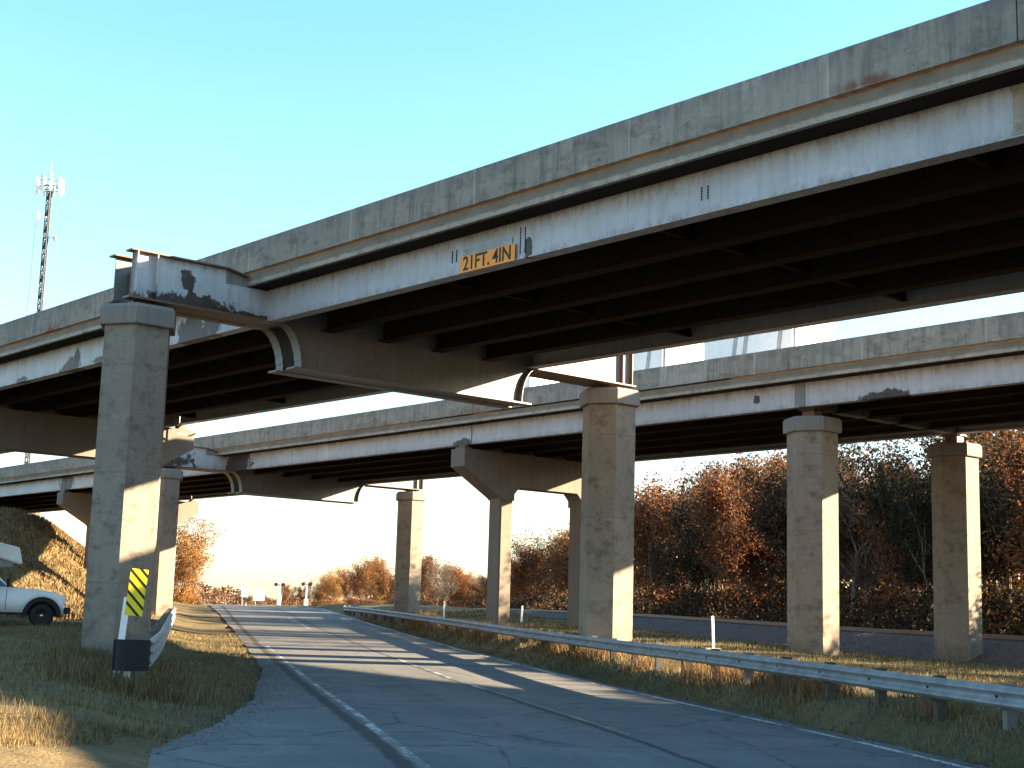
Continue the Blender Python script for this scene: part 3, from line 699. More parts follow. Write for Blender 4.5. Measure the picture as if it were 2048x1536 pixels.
# ------------------------------------------------------------------ pickup truck at the left edge
def make_pickup():
    r = empty('pickup_truck'); 
    tag(r, 'white work pickup with a white bucket over its cab, parked below the sloping bank', 'pickup truck')
    hw = 1.0
    # side outline of the body with a round wheel opening, built as columns between x stations; front at +x
    ax_f, ax_r, R = -.80, -4.65, .62
    def bottom(x):
        z = .52
        for a in (ax_f, ax_r):
            if abs(x-a) < R: z = max(z, .42+math.sqrt(R*R-(x-a)**2))
        return z
    def top(x): return np.interp(x, [-6.6, -3.35, -3.3, -2.05, -1.95, -.9, -.35, -.05, 0], [1.35, 1.35, 1.42, 1.42, 1.44, 1.37, 1.28, 1.18, 1.0])
    xs = sorted(set(list(np.arange(-6.5, 0.001, .1))+[ax_f-R, ax_f+R, ax_r-R, ax_r+R, -3.35, -3.3, -.05]))
    mb = MB(); rings = []
    for x in xs:
        b, t = bottom(x), float(top(x)); c = .07; wv = hw-(.08*max(0, (x+.5)/.5)**2)
        rings.append([(x, -wv, b), (x, -wv-.02, (b+t)/2), (x, -wv, t-c), (x, -wv+c*1.4, t), (x, wv-c*1.4, t), (x, wv, t-c), (x, wv+.02, (b+t)/2), (x, wv, b)])
    mb.loft(rings); body = mb.build('body', M['truckwhite'], r, True)
    m = MB()                                            # cab greenhouse
    rings = []
    for x, w, t in ((-3.3, .88, 1.98), (-3.1, .88, 2.02), (-2.55, .86, 2.03)):
        pass
    gh = [(-3.32, 1.40), (-1.95, 1.40), (-2.55, 1.96), (-2.75, 2.0), (-3.18, 2.0), (-3.3, 1.92)]
    m.loft([[(x, -.93 if z < 1.5 else -.78, z) for x, z in gh], [(x, .93 if z < 1.5 else .78, z) for x, z in gh]]); cab = m.build('cab', M['truckwhite'], r)
    for s_ in (-1, 1):
        m = MB(); y0 = .935*s_; y1 = .80*s_
        q = [(-3.2, 1.45), (-2.08, 1.45), (-2.62, 1.90), (-3.2, 1.90)]
        def yy(z): return s_*(.945-.15*(z-1.40)/.6)
        m.loft([[(x, yy(z), z) for x, z in q], [(x, yy(z)-s_*.02, z) for x, z in q]]); m.build('window', M['glass'], cab)
    m = MB(); m.loft([[(-2.02, -.8, 1.46), (-2.02, .8, 1.46), (-2.54, .7, 1.93), (-2.54, -.7, 1.93)], [(-1.99, -.8, 1.46), (-1.99, .8, 1.46), (-2.51, .7, 1.94), (-2.51, -.7, 1.94)]]); m.build('windscreen', M['glass'], cab)
    for s_ in (-1, 1):
        m = MB(); m.bevbox(-2.12, -2.0, min(s_*1.02, s_*1.22), max(s_*1.02, s_*1.22), 1.44, 1.74, .02); m.box(-2.1, -2.05, min(s_*.92, s_*1.03), max(s_*.92, s_*1.03), 1.48, 1.53); m.build('mirror', M['black'], r)
        for a in (ax_f, ax_r):
            m = MB(); m.loft([[(a+(R+.02)*cos(pi*k/12), yv, .42+(R+.02)*sin(pi*k/12)) for k in range(13)] for yv in (s_*.80, s_*.70)]); m.build('wheel_well', M['black'], body)
            m = MB(); n = 18; ring = []
            for k in range(n):
                an0 = pi*1.06*k/(n-1)-.03*pi; 
                ring.append([(a+rr*cos(an0), s_*yv, .42+rr*sin(an0)) for rr, yv in ((R+.075, 1.0), (R+.075, 1.07), (R-.09, 1.08), (R-.09, .72))])
            m.loft(ring); m.build('fender_flare', M['black'], body)
            w = MB(); w2 = MB(); pr = [(.12, -.12), (.38, -.135), (.43, -.11), (.44, 0), (.43, .11), (.38, .135), (.12, .12)]
            n = 28; rings = [[(a+q*cos(2*pi*k/n), s_*.9+v, .42+q*sin(2*pi*k/n)) for q, v in pr] for k in range(n)]
            w.loft(rings+[rings[0]], cap=False); wo_ = w.build('wheel', M['black'], r, True)
            w2.poly(0, 0, .001, 3, 0, .001) if False else None
            rg = lambda q, v: [(a+q*cos(2*pi*k/16), s_*v, .42+q*sin(2*pi*k/16)) for k in range(16)]
            w2.loft([rg(.25, .86), rg(.25, .985), rg(.20, .99), rg(.17, .93), rg(.07, .95), rg(.06, 1.0)]); w2.build('rim', M['chrome'], wo_, True)
    m = MB(); m.bevbox(-.02, .22, -.98, .98, .5, .74, .03); m.build('bumper', M['black'], r)
    m = MB(); m.box(-.02, .03, -.6, .6, .80, 1.12); m.build('grille', M['darkmetal'], r)
    for s_ in (-1, 1):
        m = MB(); m.bevbox(-.18, .035, min(s_*.62, s_*.97), max(s_*.62, s_*.97), .86, 1.14, .02); m.build('headlight', M['lamp'], r)
    m = MB(); m.box(-6.3, -.35, -.8, .8, .42, .56);  m.build('chassis', M['darkmetal'], r)
    for s_ in (-1, 1):
        m = MB(); m.bevbox(-3.0, -2.8, min(s_*1.012, s_*1.035), max(s_*1.012, s_*1.035), 1.2, 1.24, .008); m.build('door_handle', M['black'], body)
        m = MB(); m.box(-2.1, -2.085, min(s_*1.005, s_*1.022), max(s_*1.005, s_*1.022), .6, 1.38); m.box(-3.28, -3.265, min(s_*1.005, s_*1.022), max(s_*1.005, s_*1.022), .6, 1.38); m.build('door_seam', M['darkmetal'], body)
    m = MB(); m.box(-3.9, -3.5, -.3, .3, 1.35, 2.35); m.tube((-3.7, 0, 2.25), (-2.0, -.3, 2.30), .17, 8, .13); m.build('boom', M['signgreen'], r)
    m = MB(); c = .08
    ring = lambda dx, s: [(-2.6+dx-.40*s, -.5*s, 2.72), (-2.6+dx+.40*s, -.5*s, 2.62), (-2.6+dx+.40*s, .3*s, 2.62), (-2.6+dx-.40*s, .3*s, 2.72)]
    base = [(-2.5, -.75, 2.50), (-1.62, -.75, 2.30), (-1.62, .15, 2.30), (-2.5, .15, 2.50)]
    up = [(x+.12*0-.14, y, z+.62) for x, y, z in base]
    m.loft([[(x*.9-.206, y*.9-.03, z) for x, y, z in base], [(x, y, z+.06) for x, y, z in base], up, ]); m.build('bucket', M['truckwhite'], r)
    return r
pk = make_pickup(); 
RZT = -YAW+radians(19); pk.scale = (.95, .95, .95)
wx, wy = 21.6, 49.6                                # the near front wheel
off_ = Matrix.Rotation(RZT, 3, 'Z') @ Vector((-.80*.95, -.95, 0))
pk.rotation_euler = (0, 0, RZT); pk.location = (wx-off_.x, wy-off_.y, gzf(wx, wy)+.02)

# ------------------------------------------------------------------ trucks on the far overpass
def trailer(x, y0, y1, label, hz=2.6):
    r = empty('box_trailer', (x, y0, ZD)); tag(r, label, 'trailer', None); L = y1-y0
    m = MB(); m.bevbox(-1.25, 1.25, 0, L, 1.0, hz, .05); b = m.build('cargo_box', M['white'], r)
    for k in (.12, .5, .62):
        m = MB(); m.prism([(k*L, 1.05), (k*L+.16, 1.05), (k*L+.16-.22, hz-.1), (k*L-.22, hz-.1)], 'x', -1.275, -1.252); m.build('strap', M['signgreen'], b)
    m = MB(); m.box(-1.1, 1.1, -.06, 0, 1.1, hz-.15); m.build('rear_door', M['linewhite'], b)
    m = MB(); m.box(-.9, .9, .2, L-.2, .75, .995); m.build('frame', M['darkmetal'], r)
    for yy in (.9, L-.9):
        for s_ in (-1, 1):
            m = MB(); rg = lambda v: [(s_*v, yy+.5*cos(2*pi*k/16), .5+.5*sin(2*pi*k/16)) for k in range(16)]
            m.loft([rg(.85), rg(1.12)]); m.build('wheel', M['black'], r)
    return r
x_, y_ = 40.1, 35.6
trailer(39.7, 35.6, 40.9, 'white box trailer above the far parapet, just right of the rusty beam end')
trailer(39.5, 29.5, 33.4, 'white box trailer farthest right on the far overpass, under the near deck edge')
v = empty('delivery_van', (40.0, 43.5, ZD)); tag(v, 'pale van with a rounded nose seen over the far parapet below the steel crossbeam', 'van')
m = MB(); side = [(0, .45), (2.6, .45), (2.62, .95), (2.25, 1.25), (1.9, 1.75), (1.55, 2.02), (.1, 2.06), (0, 1.98)]
m.loft([[(-.95, a, b) for a, b in side], [(.95, a, b) for a, b in side]]); vb = m.build('body', M['truckwhite'], v)
m = MB(); m.prism([(1.2, 1.3), (2.08, 1.3), (1.8, 1.72), (1.2, 1.8)], 'x', -.965, -.952); m.build('window', M['lamp'], vb)
m = MB(); m.box(-.97, -.955, -.02, .02, .5, 2.2); m.build('ladder_rail', M['darkmetal'], vb)
for yy in (.5, 2.0):
    for s_ in (-1, 1):
        m = MB(); rg = lambda vv: [(s_*vv, yy+.36*cos(2*pi*k/14), .36+.36*sin(2*pi*k/14)) for k in range(14)]
        m.loft([rg(.7), rg(.96)]); m.build('wheel', M['black'], v)

# ------------------------------------------------------------------ radio tower
tw = empty('radio_tower', (76.8, 184.6, 1.4)); tag(tw, 'tall dark lattice mast with white antenna panels standing beyond the near overpass', 'tower')
H = 55.8; m = MB(); w0 = .36
leg = [(w0*cos(a), w0*sin(a)) for a in (0.3, 0.3+2*pi/3, 0.3+4*pi/3)]
for x, y in leg: m.tube((x, y, 0), (x, y, H), .075, 5)
z = 0; k = 0
while z < H-1:
    for i in range(3):
        a, b = leg[i], leg[(i+1) % 3]; m.tube((a[0], a[1], z), (b[0], b[1], z+1.15), .045, 4); m.tube((b[0], b[1], z), (a[0], a[1], z+1.15), .045, 4)
        m.tube((a[0], a[1], z+1.15), (b[0], b[1], z+1.15), .05, 4)
        if k % 2: m.add([(a[0], a[1], z), (b[0], b[1], z), ((a[0]+b[0])/2, (a[1]+b[1])/2, z+1.1)], [(0, 1, 2)])
    z += 1.15; k += 1
m.build('mast', M['darkmetal'], tw)
m = MB(); 
for zz in (H-.2, H+.7):
    for i in range(12):
        a0, a1 = 2*pi*i/12, 2*pi*(i+1)/12; m.tube((1.5*cos(a0), 1.5*sin(a0), zz), (1.5*cos(a1), 1.5*sin(a1), zz), .06, 5)
for i in range(6): a0 = 2*pi*i/6; m.tube((0, 0, H-.3), (1.5*cos(a0), 1.5*sin(a0), H-.2), .05, 5)
m.build('antenna_platform', M['galv_dark'], tw)
for i in range(9):
    a0 = 2*pi*i/9+.2; R1 = 1.75; ct = (R1*cos(a0), R1*sin(a0)); hh = random.Random(i).uniform(1.9, 2.6); m = MB()
    m.loft([[(ct[0]+u*cos(a0)*.1-w*sin(a0)*.17, ct[1]+u*sin(a0)*.1+w*cos(a0)*.17, z_) for u, w in ((-1, -1), (1, -1), (1, 1), (-1, 1))] for z_ in (H-.9, H-.9+hh)])
    m.build('antenna_panel', M['white'], tw)
m = MB(); m.tube((0, 0, H), (0, 0, H+3.6), .045, 5, .02); m.build('whip', M['white'], tw)
for zz, a0, rr in ((H-4.2, 2.6, .75), (H-7, 5.9, .5)):
    m = MB(); c0 = Vector((1.0*cos(a0), 1.0*sin(a0), zz)); n_ = Vector((cos(a0), sin(a0), 0)); t_ = Vector((-sin(a0), cos(a0), 0)); u_ = Vector((0, 0, 1))
    rg = lambda q, off: [c0+n_*off+(t_*cos(2*pi*k/14)+u_*sin(2*pi*k/14))*q for k in range(14)]
    m.loft([rg(.1, -.1), rg(rr, .15), rg(rr, .3)]); m.tube(c0, (0, 0, zz), .06); m.build('dish', M['white'], tw, True)
m = MB()
for dx in (-2.2,):
    m.tube((right.x*dx, right.y*dx, 0), (right.x*dx*.7, right.y*dx*.7, H-5), .035, 4)
m.build('feed_cable', M['galv'], tw)

# ------------------------------------------------------------------ small roadside things
def post_marker(d, o, h, lab, lean=0, base=False, grp=None):
    x, y = W(d, o); z = gzf(x, y); r = empty('marker_post', (x, y, z)); tag(r, lab, 'marker post', grp)
    m = MB(); m.loft([[(-.045+lean*t_, -.02, h*t_), (.045+lean*t_, -.02, h*t_), (.045+lean*t_, .02, h*t_), (-.045+lean*t_, .02, h*t_)] for t_ in (-.1, .4, .8, 1.0)]); m.build('post', M['white'], r)
    if base: m = MB(); m.bevbox(-.5, .35, -.12, .12, -.03, .08, .02); m.build('rubble_base', M['cap'], r)
# positions in plan from the photo's bearings
px_, py_ = 33.47, 30.07; dd, oo = DO(px_, py_); post_marker(dd+.3, oo+1.2, 1.05, 'bent white plastic post standing behind the right guardrail next to the column', -.06, True)
dd, oo = DO(44.5, 49.7); post_marker(dd, oo, .75, 'short white stub post in the grass between the two hammerhead pier columns', .03)
dd, oo = DO(46.2, 57.5); post_marker(dd, oo, .95, 'thin pale post in the grass left of the hammerhead pier', .0)

def crossing_signal(x, y, h, lab, gate=False):
    z = gzf(x, y); r = empty('railway_signal', (x, y, z)); r.rotation_euler = (0, 0, -B-.1); tag(r, lab, 'railway signal')
    m = MB(); m.tube((0, 0, 0), (0, 0, h), .13, 8); m.build('pole', M['white'], r)
    m = MB(); 
    for s_ in (-1, 1): m.loft([[(s_*-.75+0*u, -.15, h-.5-.55+w) for u, w in ((0, 0), (0, .22))]+[(s_*.75, -.15, h-.5+.55+w) for w in (.22, 0)], [(s_*-.75, -.12, h-.5-.55+w) for w in (0, .22)]+[(s_*.75, -.12, h-.5+.55+w) for w in (.22, 0)]])
    m.build('crossbuck', M['white'], r)
    for s_ in (-1, 1):
        m = MB(); m.loft([[(s_*.6+q*cos(2*pi*k/12), yv, h-1.9+q*sin(2*pi*k/12)) for k in range(12)] for q, yv in ((.32, -.2), (.32, -.12))]); lb = m.build('signal_lamp', M['signblack'], r)
        m = MB(); m.loft([[(s_*.6+q*cos(2*pi*k/12), yv, h-1.9+q*sin(2*pi*k/12)) for k in range(12)] for q, yv in ((.13, -.23), (.13, -.2))]); m.build('lens', M['signred'], lb)
    m = MB(); m.box(-.7, .7, -.1, 0, h-1.95, h-1.85); m.build('cross_arm', M['white'], r)
    m = MB(); m.bevbox(-.35, .35, -.3, .3, 0, 1.4, .03); m.build('housing', M['white'], r)
crossing_signal(*(133.7, 211.3), 5.4, 'left of two tall white railway crossing signals far down the road')
crossing_signal(*(137.5, 208.8), 5.8, 'right of two tall white railway crossing signals far down the road')
for (x, y, w_, h_, lab) in ((128.7, 214.3, 1.1, 3.4, 'narrow white sign board far down the road, leftmost of the far signs'), (130.8, 213.0, 1.9, 2.6, 'broad white sign board far down the road, second of the far signs')):
    z = gzf(x, y); r = empty('roadside_sign', (x, y, z)); r.rotation_euler = (0, 0, -B); tag(r, lab, 'road sign')
    m = MB(); m.bevbox(-w_/2, w_/2, -.06, .0, h_-1.9, h_, .015); m.build('board', M['white'], r)
    m = MB(); m.tube((-w_*.3, .05, 0), (-w_*.3, .05, h_-.1), .06); m.tube((w_*.3, .05, 0), (w_*.3, .05, h_-.1), .06); m.build('post', M['galv'], r)

# ------------------------------------------------------------------ trees
rng = np.random.default_rng(11)
def leaf_cards(P, N, size):
    """quads at P with random orientation"""
    n = len(P); a = rng.normal(size=(n, 3)); a /= np.linalg.norm(a, axis=1)[:, None]
    b = np.cross(a, rng.normal(size=(n, 3))); b /= np.linalg.norm(b, axis=1)[:, None]
    s = size*rng.uniform(.5, 1.3, (n, 1)); l = s*rng.uniform(.8, 1.6, (n, 1))
    V = np.stack([P-a*l, P-b*s*.6, P+a*l, P+b*s*.6], 1).reshape(-1, 3)
    F = np.arange(4*n).reshape(-1, 4); return V, F
def tree_variant(kind, leafmat, nleaf, size, seed, H=10.0, bare=False, narrow=1.0, lowb=.08):
    rnd = random.Random(seed); r = empty('tree_source', (0, 0, 0))
    m = MB(); tips = []
    def limb(p, dv, length, rad, lvl):
        q = Vector(p)
        segs = 3
        for k in range(segs):
            dv = (dv+Vector((rnd.uniform(-.2, .2), rnd.uniform(-.2, .2), rnd.uniform(-.02, .15)))).normalized()
            q2 = q+dv*(length/segs); m.tube(q, q2, rad*(1-k/segs*.45), 5 if lvl < 2 else 3, rad*(1-(k+1)/segs*.45)); q = q2
            if lvl >= 1: tips.append(Vector(q))
            if lvl < (4 if bare else 3) and k >= (0 if lvl else 0):
                for _ in range(2 if lvl < 2 else (3 if bare else 1)):
                    a = rnd.uniform(0, 2*pi); sp = rnd.uniform(.5, 1.0)
                    d2 = (dv+Vector((cos(a)*sp*narrow, sin(a)*sp*narrow, rnd.uniform(-.1, .5)))).normalized()
                    limb(q, d2, length*rnd.uniform(.45, .65), rad*.5, lvl+1)
    nst = rnd.choice((1, 2, 2, 3)) if not bare else rnd.choice((1, 2))
    for s_ in range(nst):
        a = rnd.uniform(0, 2*pi); limb((.3*cos(a)*(nst > 1), .3*sin(a)*(nst > 1), -.3), Vector((cos(a)*.18*(nst > 1), sin(a)*.18*(nst > 1), 1)).normalized(), H*rnd.uniform(.60, .72), .17 if nst == 1 else .12, 0)
    m.build('trunk', M['bark'], r)
    T_ = np.array([tuple(t) for t in tips]); 
    zmax = T_[:, 2].max(); T_ = T_[T_[:, 2] > H*lowb]
    # leaf clumps around the twigs
    idx = rng.integers(0, len(T_), nleaf); P = T_[idx]+rng.normal(size=(nleaf, 3))*(.30 if bare else .44)*np.array([1, 1, .8])
    if not bare:                                     # brushy skirt and undergrowth
        ns = nleaf//5; a = rng.uniform(0, 2*pi, ns); q = rng.uniform(.3, 2.6, ns); S = np.stack([q*np.cos(a), q*np.sin(a), rng.uniform(0, H*.30, ns)*(1-.2*q/2.6)], 1); P = np.concatenate([P, S])
    V, F = leaf_cards(P, None, size)
    npmesh('crown', V, F, [M[leafmat]], parent=r)
    r['zmax'] = float(P[:, 2].max()); return r
variants = [tree_variant('a', 'leaf_orange', 11500, .115, 1), tree_variant('a', 'leaf_brown', 12000, .115, 2), tree_variant('a', 'leaf_olive', 12000, .12, 3, lowb=.03),
            tree_variant('a', 'leaf_orange', 10500, .12, 4, narrow=.8), tree_variant('a', 'leaf_gold', 9500, .115, 5), tree_variant('b', 'leaf_brown', 900, .12, 6, bare=True), tree_variant('b', 'leaf_olive', 1500, .14, 7, bare=True, narrow=.7)]
KINDS = ["russet bushy tree", "dull brown tree", "dark olive tree", "orange narrow tree", "golden tree", "nearly bare twiggy tree", "thin half bare tree"]
TREES = [(331.6,520,10.3),(336.8,520.2,8.7),(293.8,443.5,11.3),(265.3,393.8,9.8),(248.6,360.2,12.8),(223.4,317.1,11.4),(205.9,287.7,12.2),(200.5,273,11.3),(191.8,256.6,11.1),(177.8,231.9,10.9),(163.8,209.5,10.4),(151.2,190.3,8.5),(140.8,174.6,7.8),(145.5,177.1,6.9),(149.3,178.3,6.7),(128.6,150.4,4.9),(127.2,146,5.3),(126.7,142.6,7.3),(114.8,127,9),(119.4,128.6,10.5),(108.9,114.9,9.3),(114.8,119.1,9.3),(111,111.7,10.5),(102.1,101.2,10.4),(100.5,96.7,11.4),(103.4,96.9,12.9),(96.1,88.3,12.4),(100.9,90.6,13.1),(87.1,76.9,11.6),(88.7,75.9,12),(95.1,79.8,13.2),(81.9,67.4,12.1),(88.1,70.9,13.1),(84.6,66.8,12.5),(78,59.4,11.4),(79.5,58.5,10.8),(76.1,54.4,10.2),(77.1,54,10),(79.8,53.9,9.7),(72.7,48.1,9.2),(71.5,46.1,8.9),(68.7,43.3,8.9),(77.1,47,10.8),(72.3,42.4,10.4),(69.5,39.2,10.4),(72.4,39.8,10.4),(65.9,34.8,9.6),(328.1,498.6,9.1),(335.2,500,12.5),(282.4,414.1,12.2),(273.5,390.6,12.1),(232.7,325.6,11.3),(244.6,336.4,15.9),(221.2,295.1,12.1),(208.6,271,14.3),(182.5,230.3,10.2),(173.4,212,9),(158.4,190.1,6.8),(166.4,194.3,6.6),(151.2,173,6.6),(138.2,153.7,9.7),(132.4,142.1,11.5),(138.8,145.1,12.5),(129.9,132.6,11.4),(120.8,120.7,12.4),(121.4,116.8,14.7),(120.2,111.5,15.9),(107.9,96.3,14.3),(107.1,91.9,13.9),(110.5,92.5,15.9),(103.5,84.6,15.3),(105.8,83.6,15.1),(97,75,14.2),(99.4,74.3,14.2),(92.3,67.4,12.3),(96.3,68,11.9),(93.1,63.3,11),(93.9,62,11.6),(85.3,53.7,10.9),(86.5,52.1,12.3),(86.8,50.8,12.8),(78.8,44.2,11.9),(84.4,45.8,12.5)]
def copy_tree(src, x, y, h, rz, label, group, zx=None):
    sc_ = h/src['zmax']; c = src.copy(); C.objects.link(c); c.name = 'autumn_tree'; c.location = (x, y, gzf(x, y)-.1); c.rotation_euler = (0, 0, rz)
    k = sc_ if zx is None else zx; c.scale = (k, k, sc_)
    tag(c, label, 'tree', group)
    for ch in list(src.children):
        d = ch.copy(); C.objects.link(d); d.parent = c; d.matrix_parent_inverse = Matrix()
    return c
rnd = random.Random(9)
for i, (x, y, h) in enumerate(TREES):
    D = hypot(x, y); bear = math.degrees(atan2(x, y))-41.2; row = 'front' if DO(x, y)[1] < 46 else 'rear'
    if D < 135: w_ = [5, 5, 2.4, 3.5, .8, 1.8, 1.6] if row == 'front' else [5, 4, 1.5, 4, .6, 3.0, 1.5]
    else: w_ = [3, 3, 1.2, 2, 3, 2.5, 1.0]
    k = rnd.choices(range(7), w_)[0]
    if row == 'front' and D < 110 and bear > 10.5 : k = rnd.choices(range(7), [2, 4, 5, 1, 0, 1, 2])[0]
    dist = 'nearby' if D < 95 else 'middle distance' if D < 160 else 'distant' if D < 300 else 'faraway'
    where = ('beyond the road end' if bear < -6 else 'left of the hammerhead pier' if bear < -1 else 'right of the hammerhead pier' if bear < 3.5 else 'right of the nearest right column' if bear < 11 else 'between the two rightmost columns' if bear < 16.5 else 'right of the rightmost column')
    lab = '%s %s in the %s row %s' % (dist, KINDS[k], row, where)
    copy_tree(variants[k], x, y, max(3.5, h)*(1.28 if D < 90 else 1.12 if D < 100 else 1.03), rnd.uniform(0, 6.28), lab, lab+' group', (h/variants[k]['zmax'])**.7*rnd.uniform(.95, 1.3))
# trees outside the frame along the track: the wood goes on towards the sun
for i in range(46):
    d = -70+i*2.95+rnd.uniform(-1, 1); o = (41, 45.5)[i % 2]+rnd.uniform(-1.5, 1.5); x, y = W(d, o); k = rnd.choice((0, 1, 2, 3)); h = rnd.uniform(6.2, 8.2)
    if 8 < d < 47.5: h = rnd.uniform(7.4, 8.7)
    if d >= 47.5: h = rnd.uniform(10.2, 11.4)
    copy_tree(variants[k], x, y, h, rnd.uniform(0, 6.28), '%s outside the frame along the railway' % KINDS[k], 'trees along the railway outside the frame', 1.0)
# left side trees
for (x, y, h, k, lab) in ((53.4, 98.0, 7.6, 4, 'bright orange leaved tree behind the second column at the left road edge'), (66.9, 122.8, 5.6, 0, 'orange tree behind and left of the road end, second in its row'), (62, 128, 5.5, 4, 'golden tree on the left verge farther down the road'), (72, 150, 4.5, 3, 'small russet tree on the left verge near the road crest')):
    copy_tree(variants[k], x, y, h, k*1.3, lab, None, .58)
for v_ in variants:
    for ch in list(v_.children): bpy.data.objects.remove(ch)
    bpy.data.objects.remove(v_)
# far wood reading as one band
P = []
for i in range(26000):
    a = radians(rng.uniform(20, 50)); R_ = rng.uniform(650, 900); hh = 6.2+1.6*math.sin(a*40)+1.4*math.sin(a*97+1)+1.0*math.sin(a*310)
    P.append((R_*sin(a), R_*cos(a), 1+rng.uniform(0, 1)*hh))
V, F = leaf_cards(np.array(P), None, .75); tag(npmesh('distant_wood', V, F, [M['leaf_brown']]), 'hazy brown wood along the horizon', 'wood', kind='stuff')
# low brush behind the ballast, one mass
n = 24000; d = rng.uniform(30, 190, n); o = 35.5+np.abs(rng.normal(size=n))*2.5; X = d*SB+o*CB; Y = d*CB-o*SB
Z = gz(X, Y)+rng.uniform(0, 1, n)**1.6*(1.6+.8*np.sin(d*.5)+.6*np.sin(d*1.7)); V, F = leaf_cards(np.stack([X, Y, Z], 1), None, .16)
n2 = 26000; d2 = rng.uniform(50, 420, n2); o2 = 50+rng.uniform(0, 10, n2); X2 = d2*SB+o2*CB; Y2 = d2*CB-o2*SB; Z2 = gz(X2, Y2)+rng.uniform(0, 1, n2)*4.6
Vb, Fb = leaf_cards(np.stack([X2, Y2, Z2], 1), None, .34); F = np.concatenate([F, Fb+len(V)]); V = np.concatenate([V, Vb]); n = n+n2
tag(npmesh('brush', V, F, [M['leaf_olive'], M['leaf_brown']], rng.integers(0, 2, n)), 'dark tangled brush along the foot of the wood behind the railway', 'brush', kind='stuff')

# ------------------------------------------------------------------ grass
def blades(n, sampler, h0, h1, w, mats, probs, name, label, cat):
    X, Y, hs = sampler(n); n = len(X); Z = gz(X, Y)
    a = rng.uniform(0, 2*pi, n); h = rng.uniform(h0, h1, n)*hs; lean = rng.normal(size=(n, 2))*.35*h[:, None]
    dist = np.hypot(X, Y); wd = w*(.7+dist/30)
    cx, sx = np.cos(a)*wd, np.sin(a)*wd
    V = np.stack([np.stack([X-cx, Y-sx, Z-.02], 1), np.stack([X+cx, Y+sx, Z-.02], 1), np.stack([X+lean[:, 0], Y+lean[:, 1], Z+h], 1)], 1).reshape(-1, 3)
    F = np.arange(3*n).reshape(-1, 3); mi = rng.choice(len(mats), n, p=probs)
    return tag(npmesh(name, V, F, mats, mi), label, cat, kind='stuff')
def patchy(X, Y): return .55+.45*np.sin(X*1.1+2*np.sin(Y*.9))*np.sin(Y*1.4+X*.6)
def samp_left(n):
    d = 8.5+52*rng.uniform(0, 1, n)**1.6; o = rng.uniform(-13, 2.4, n)
    X = d*SB+o*CB; Y = d*CB-o*SB; le = left_edge(d)+.12*np.sin(d*5)+.08*np.sin(d*13)
    ok = (o < le) & (rng.uniform(0, 1, n) < .35+.65*patchy(X, Y)); 
    tall = 1+.5*np.exp(-((d-28.5)**2)/6-((o+1.0)**2)/1.5)
    return X[ok], Y[ok], (tall*(.7+.5*patchy(X, Y)))[ok]
blades(190000, samp_left, .03, .12, .005, [M['blade'], M['blade_green']], [.86, .14], 'grass', 'dry tan grass on the left verge round the black guardrail end', 'grass')
def samp_near(n):
    d = rng.uniform(9, 19, n); o = rng.uniform(-12, .6, n)
    X = d*SB+o*CB; Y = d*CB-o*SB; ok = (o < left_edge(d)+.1*np.sin(d*6)) & (rng.uniform(0, 1, n) < .4+.6*patchy(X*1.7, Y*1.7)); return X[ok], Y[ok], (.7+.5*patchy(X, Y))[ok]
blades(90000, samp_near, .03, .13, .0045, [M['blade'], M['weed'], M['blade_green']], [.72, .2, .08], 'grass', 'sunlit straw grass at the bottom left corner beside the pavement', 'grass')
def samp_right(n):
    d = 12+75*rng.uniform(0, 1, n)**1.3; o = 10.2+rng.uniform(0, 1, n)**1.3*16
    X = d*SB+o*CB; Y = d*CB-o*SB; re = right_edge(d)+.1*np.sin(d*4)+.06*np.sin(d*11)
    ok = (o > re) & (rng.uniform(0, 1, n) < .4+.6*patchy(X, Y)); return X[ok], Y[ok], (.7+.5*patchy(X, Y))[ok]
blades(140000, samp_right, .04, .14, .006, [M['blade'], M['blade_green']], [.64, .36], 'grass', 'green and tan grass on the right verge under the guardrail', 'grass')
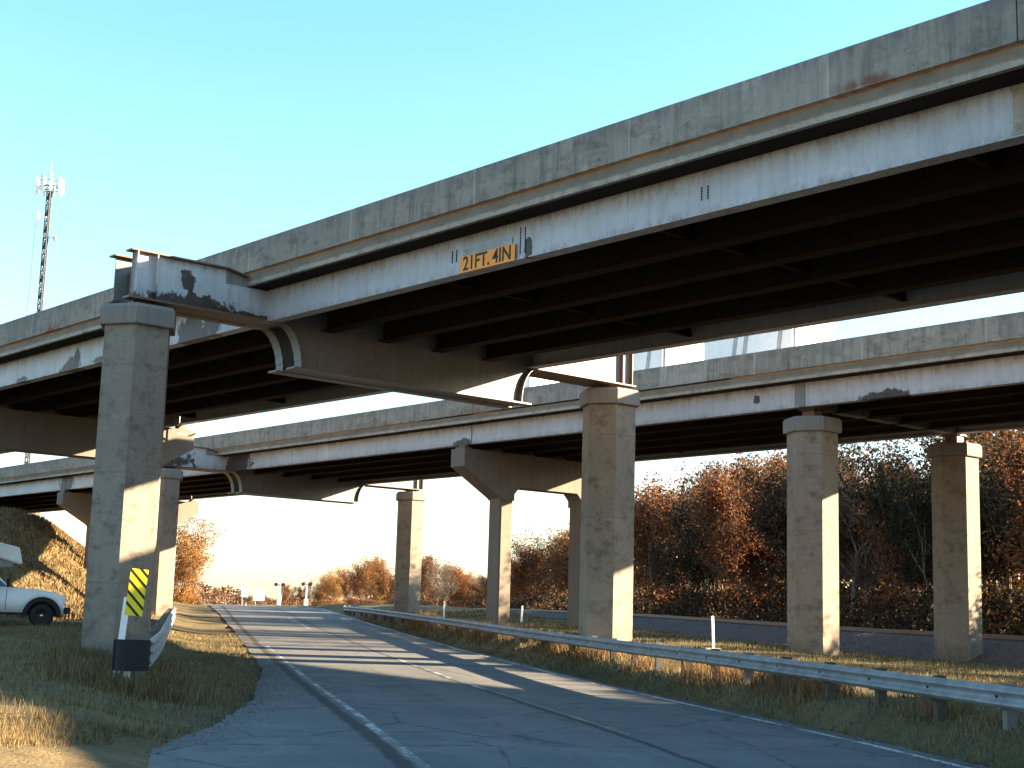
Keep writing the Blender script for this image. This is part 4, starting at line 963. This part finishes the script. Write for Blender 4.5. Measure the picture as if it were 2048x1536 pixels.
def samp_weed(n):
    d = 14+58*rng.uniform(0, 1, n)**1.2; o = np.interp(d, [0, 58, 84], [11.25, 11.25, 10.7])+rng.normal(size=n)*.33+.15
    X = d*SB+o*CB; Y = d*CB-o*SB; c = np.sin(d*1.3)+np.sin(d*.47+1)+.5*np.sin(d*3.1); ok = rng.uniform(-1, 1.2, n) < c; 
    return X[ok], Y[ok], np.clip(.6+.25*c[ok], .3, 1.1)
blades(26000, samp_weed, .15, .55, .006, [M['weed'], M['blade']], [.65, .35], 'weeds', 'rust coloured dry weeds grown up along the right guardrail posts', 'weeds')
def samp_weed2(n):
    k = rng.integers(0, 3, n); c = np.array([[26.6, -1.0], [30.0, -1.4], [33.5, -1.7]])[k]
    d = c[:, 0]+rng.normal(size=n)*.8; o = c[:, 1]+rng.normal(size=n)*.55; o = np.minimum(o, .9)
    return d*SB+o*CB, d*CB-o*SB, np.ones(n)*.75
blades(9000, samp_weed2, .12, .5, .006, [M['weed'], M['blade'], M['blade_green']], [.35, .4, .25], 'weeds', 'tangled dry weeds at the foot of the left column and black guardrail end', 'weeds')

def samp_bank(n):
    d = rng.uniform(62, 118, n); o = rng.uniform(-17, -1.5, n)
    return d*SB+o*CB, d*CB-o*SB, rng.uniform(.4, 1.3, n)
blades(42000, samp_bank, .10, .34, .012, [M['blade'], M['weed']], [.7, .3], 'grass', 'dry rough grass on the sunlit bank behind the white pickup', 'grass')
# fallen leaves and crumbs of gravel along the pavement edges
n = 9000; d = 10+60*rng.uniform(0, 1, n)**1.5; side = rng.uniform(0, 1, n) < .55
o = np.where(side, left_edge(d)+rng.normal(size=n)*.35, right_edge(d)+rng.normal(size=n)*.3); X = d*SB+o*CB; Y = d*CB-o*SB
on = (o > left_edge(d)) & (o < right_edge(d)); Z = np.where(on, rprof(d)+.008, gz(X, Y)+.02)
a = rng.uniform(0, 2*pi, n); sz = rng.uniform(.008, .032, n)
V = np.stack([np.stack([X+sz*np.cos(a+k*pi/2)*(1 if k % 2 else .7), Y+sz*np.sin(a+k*pi/2), Z+rng.uniform(0, .015, n)], 1) for k in range(4)], 1).reshape(-1, 3)
tag(npmesh('fallen_leaves', V, np.arange(4*n).reshape(-1, 4), [M['leaf_brown'], M['leaf_gold'], M['ballast']], rng.choice(3, n, p=[.45, .2, .35])), 'fallen leaves and gravel crumbs scattered along both pavement edges', 'leaves', kind='stuff')
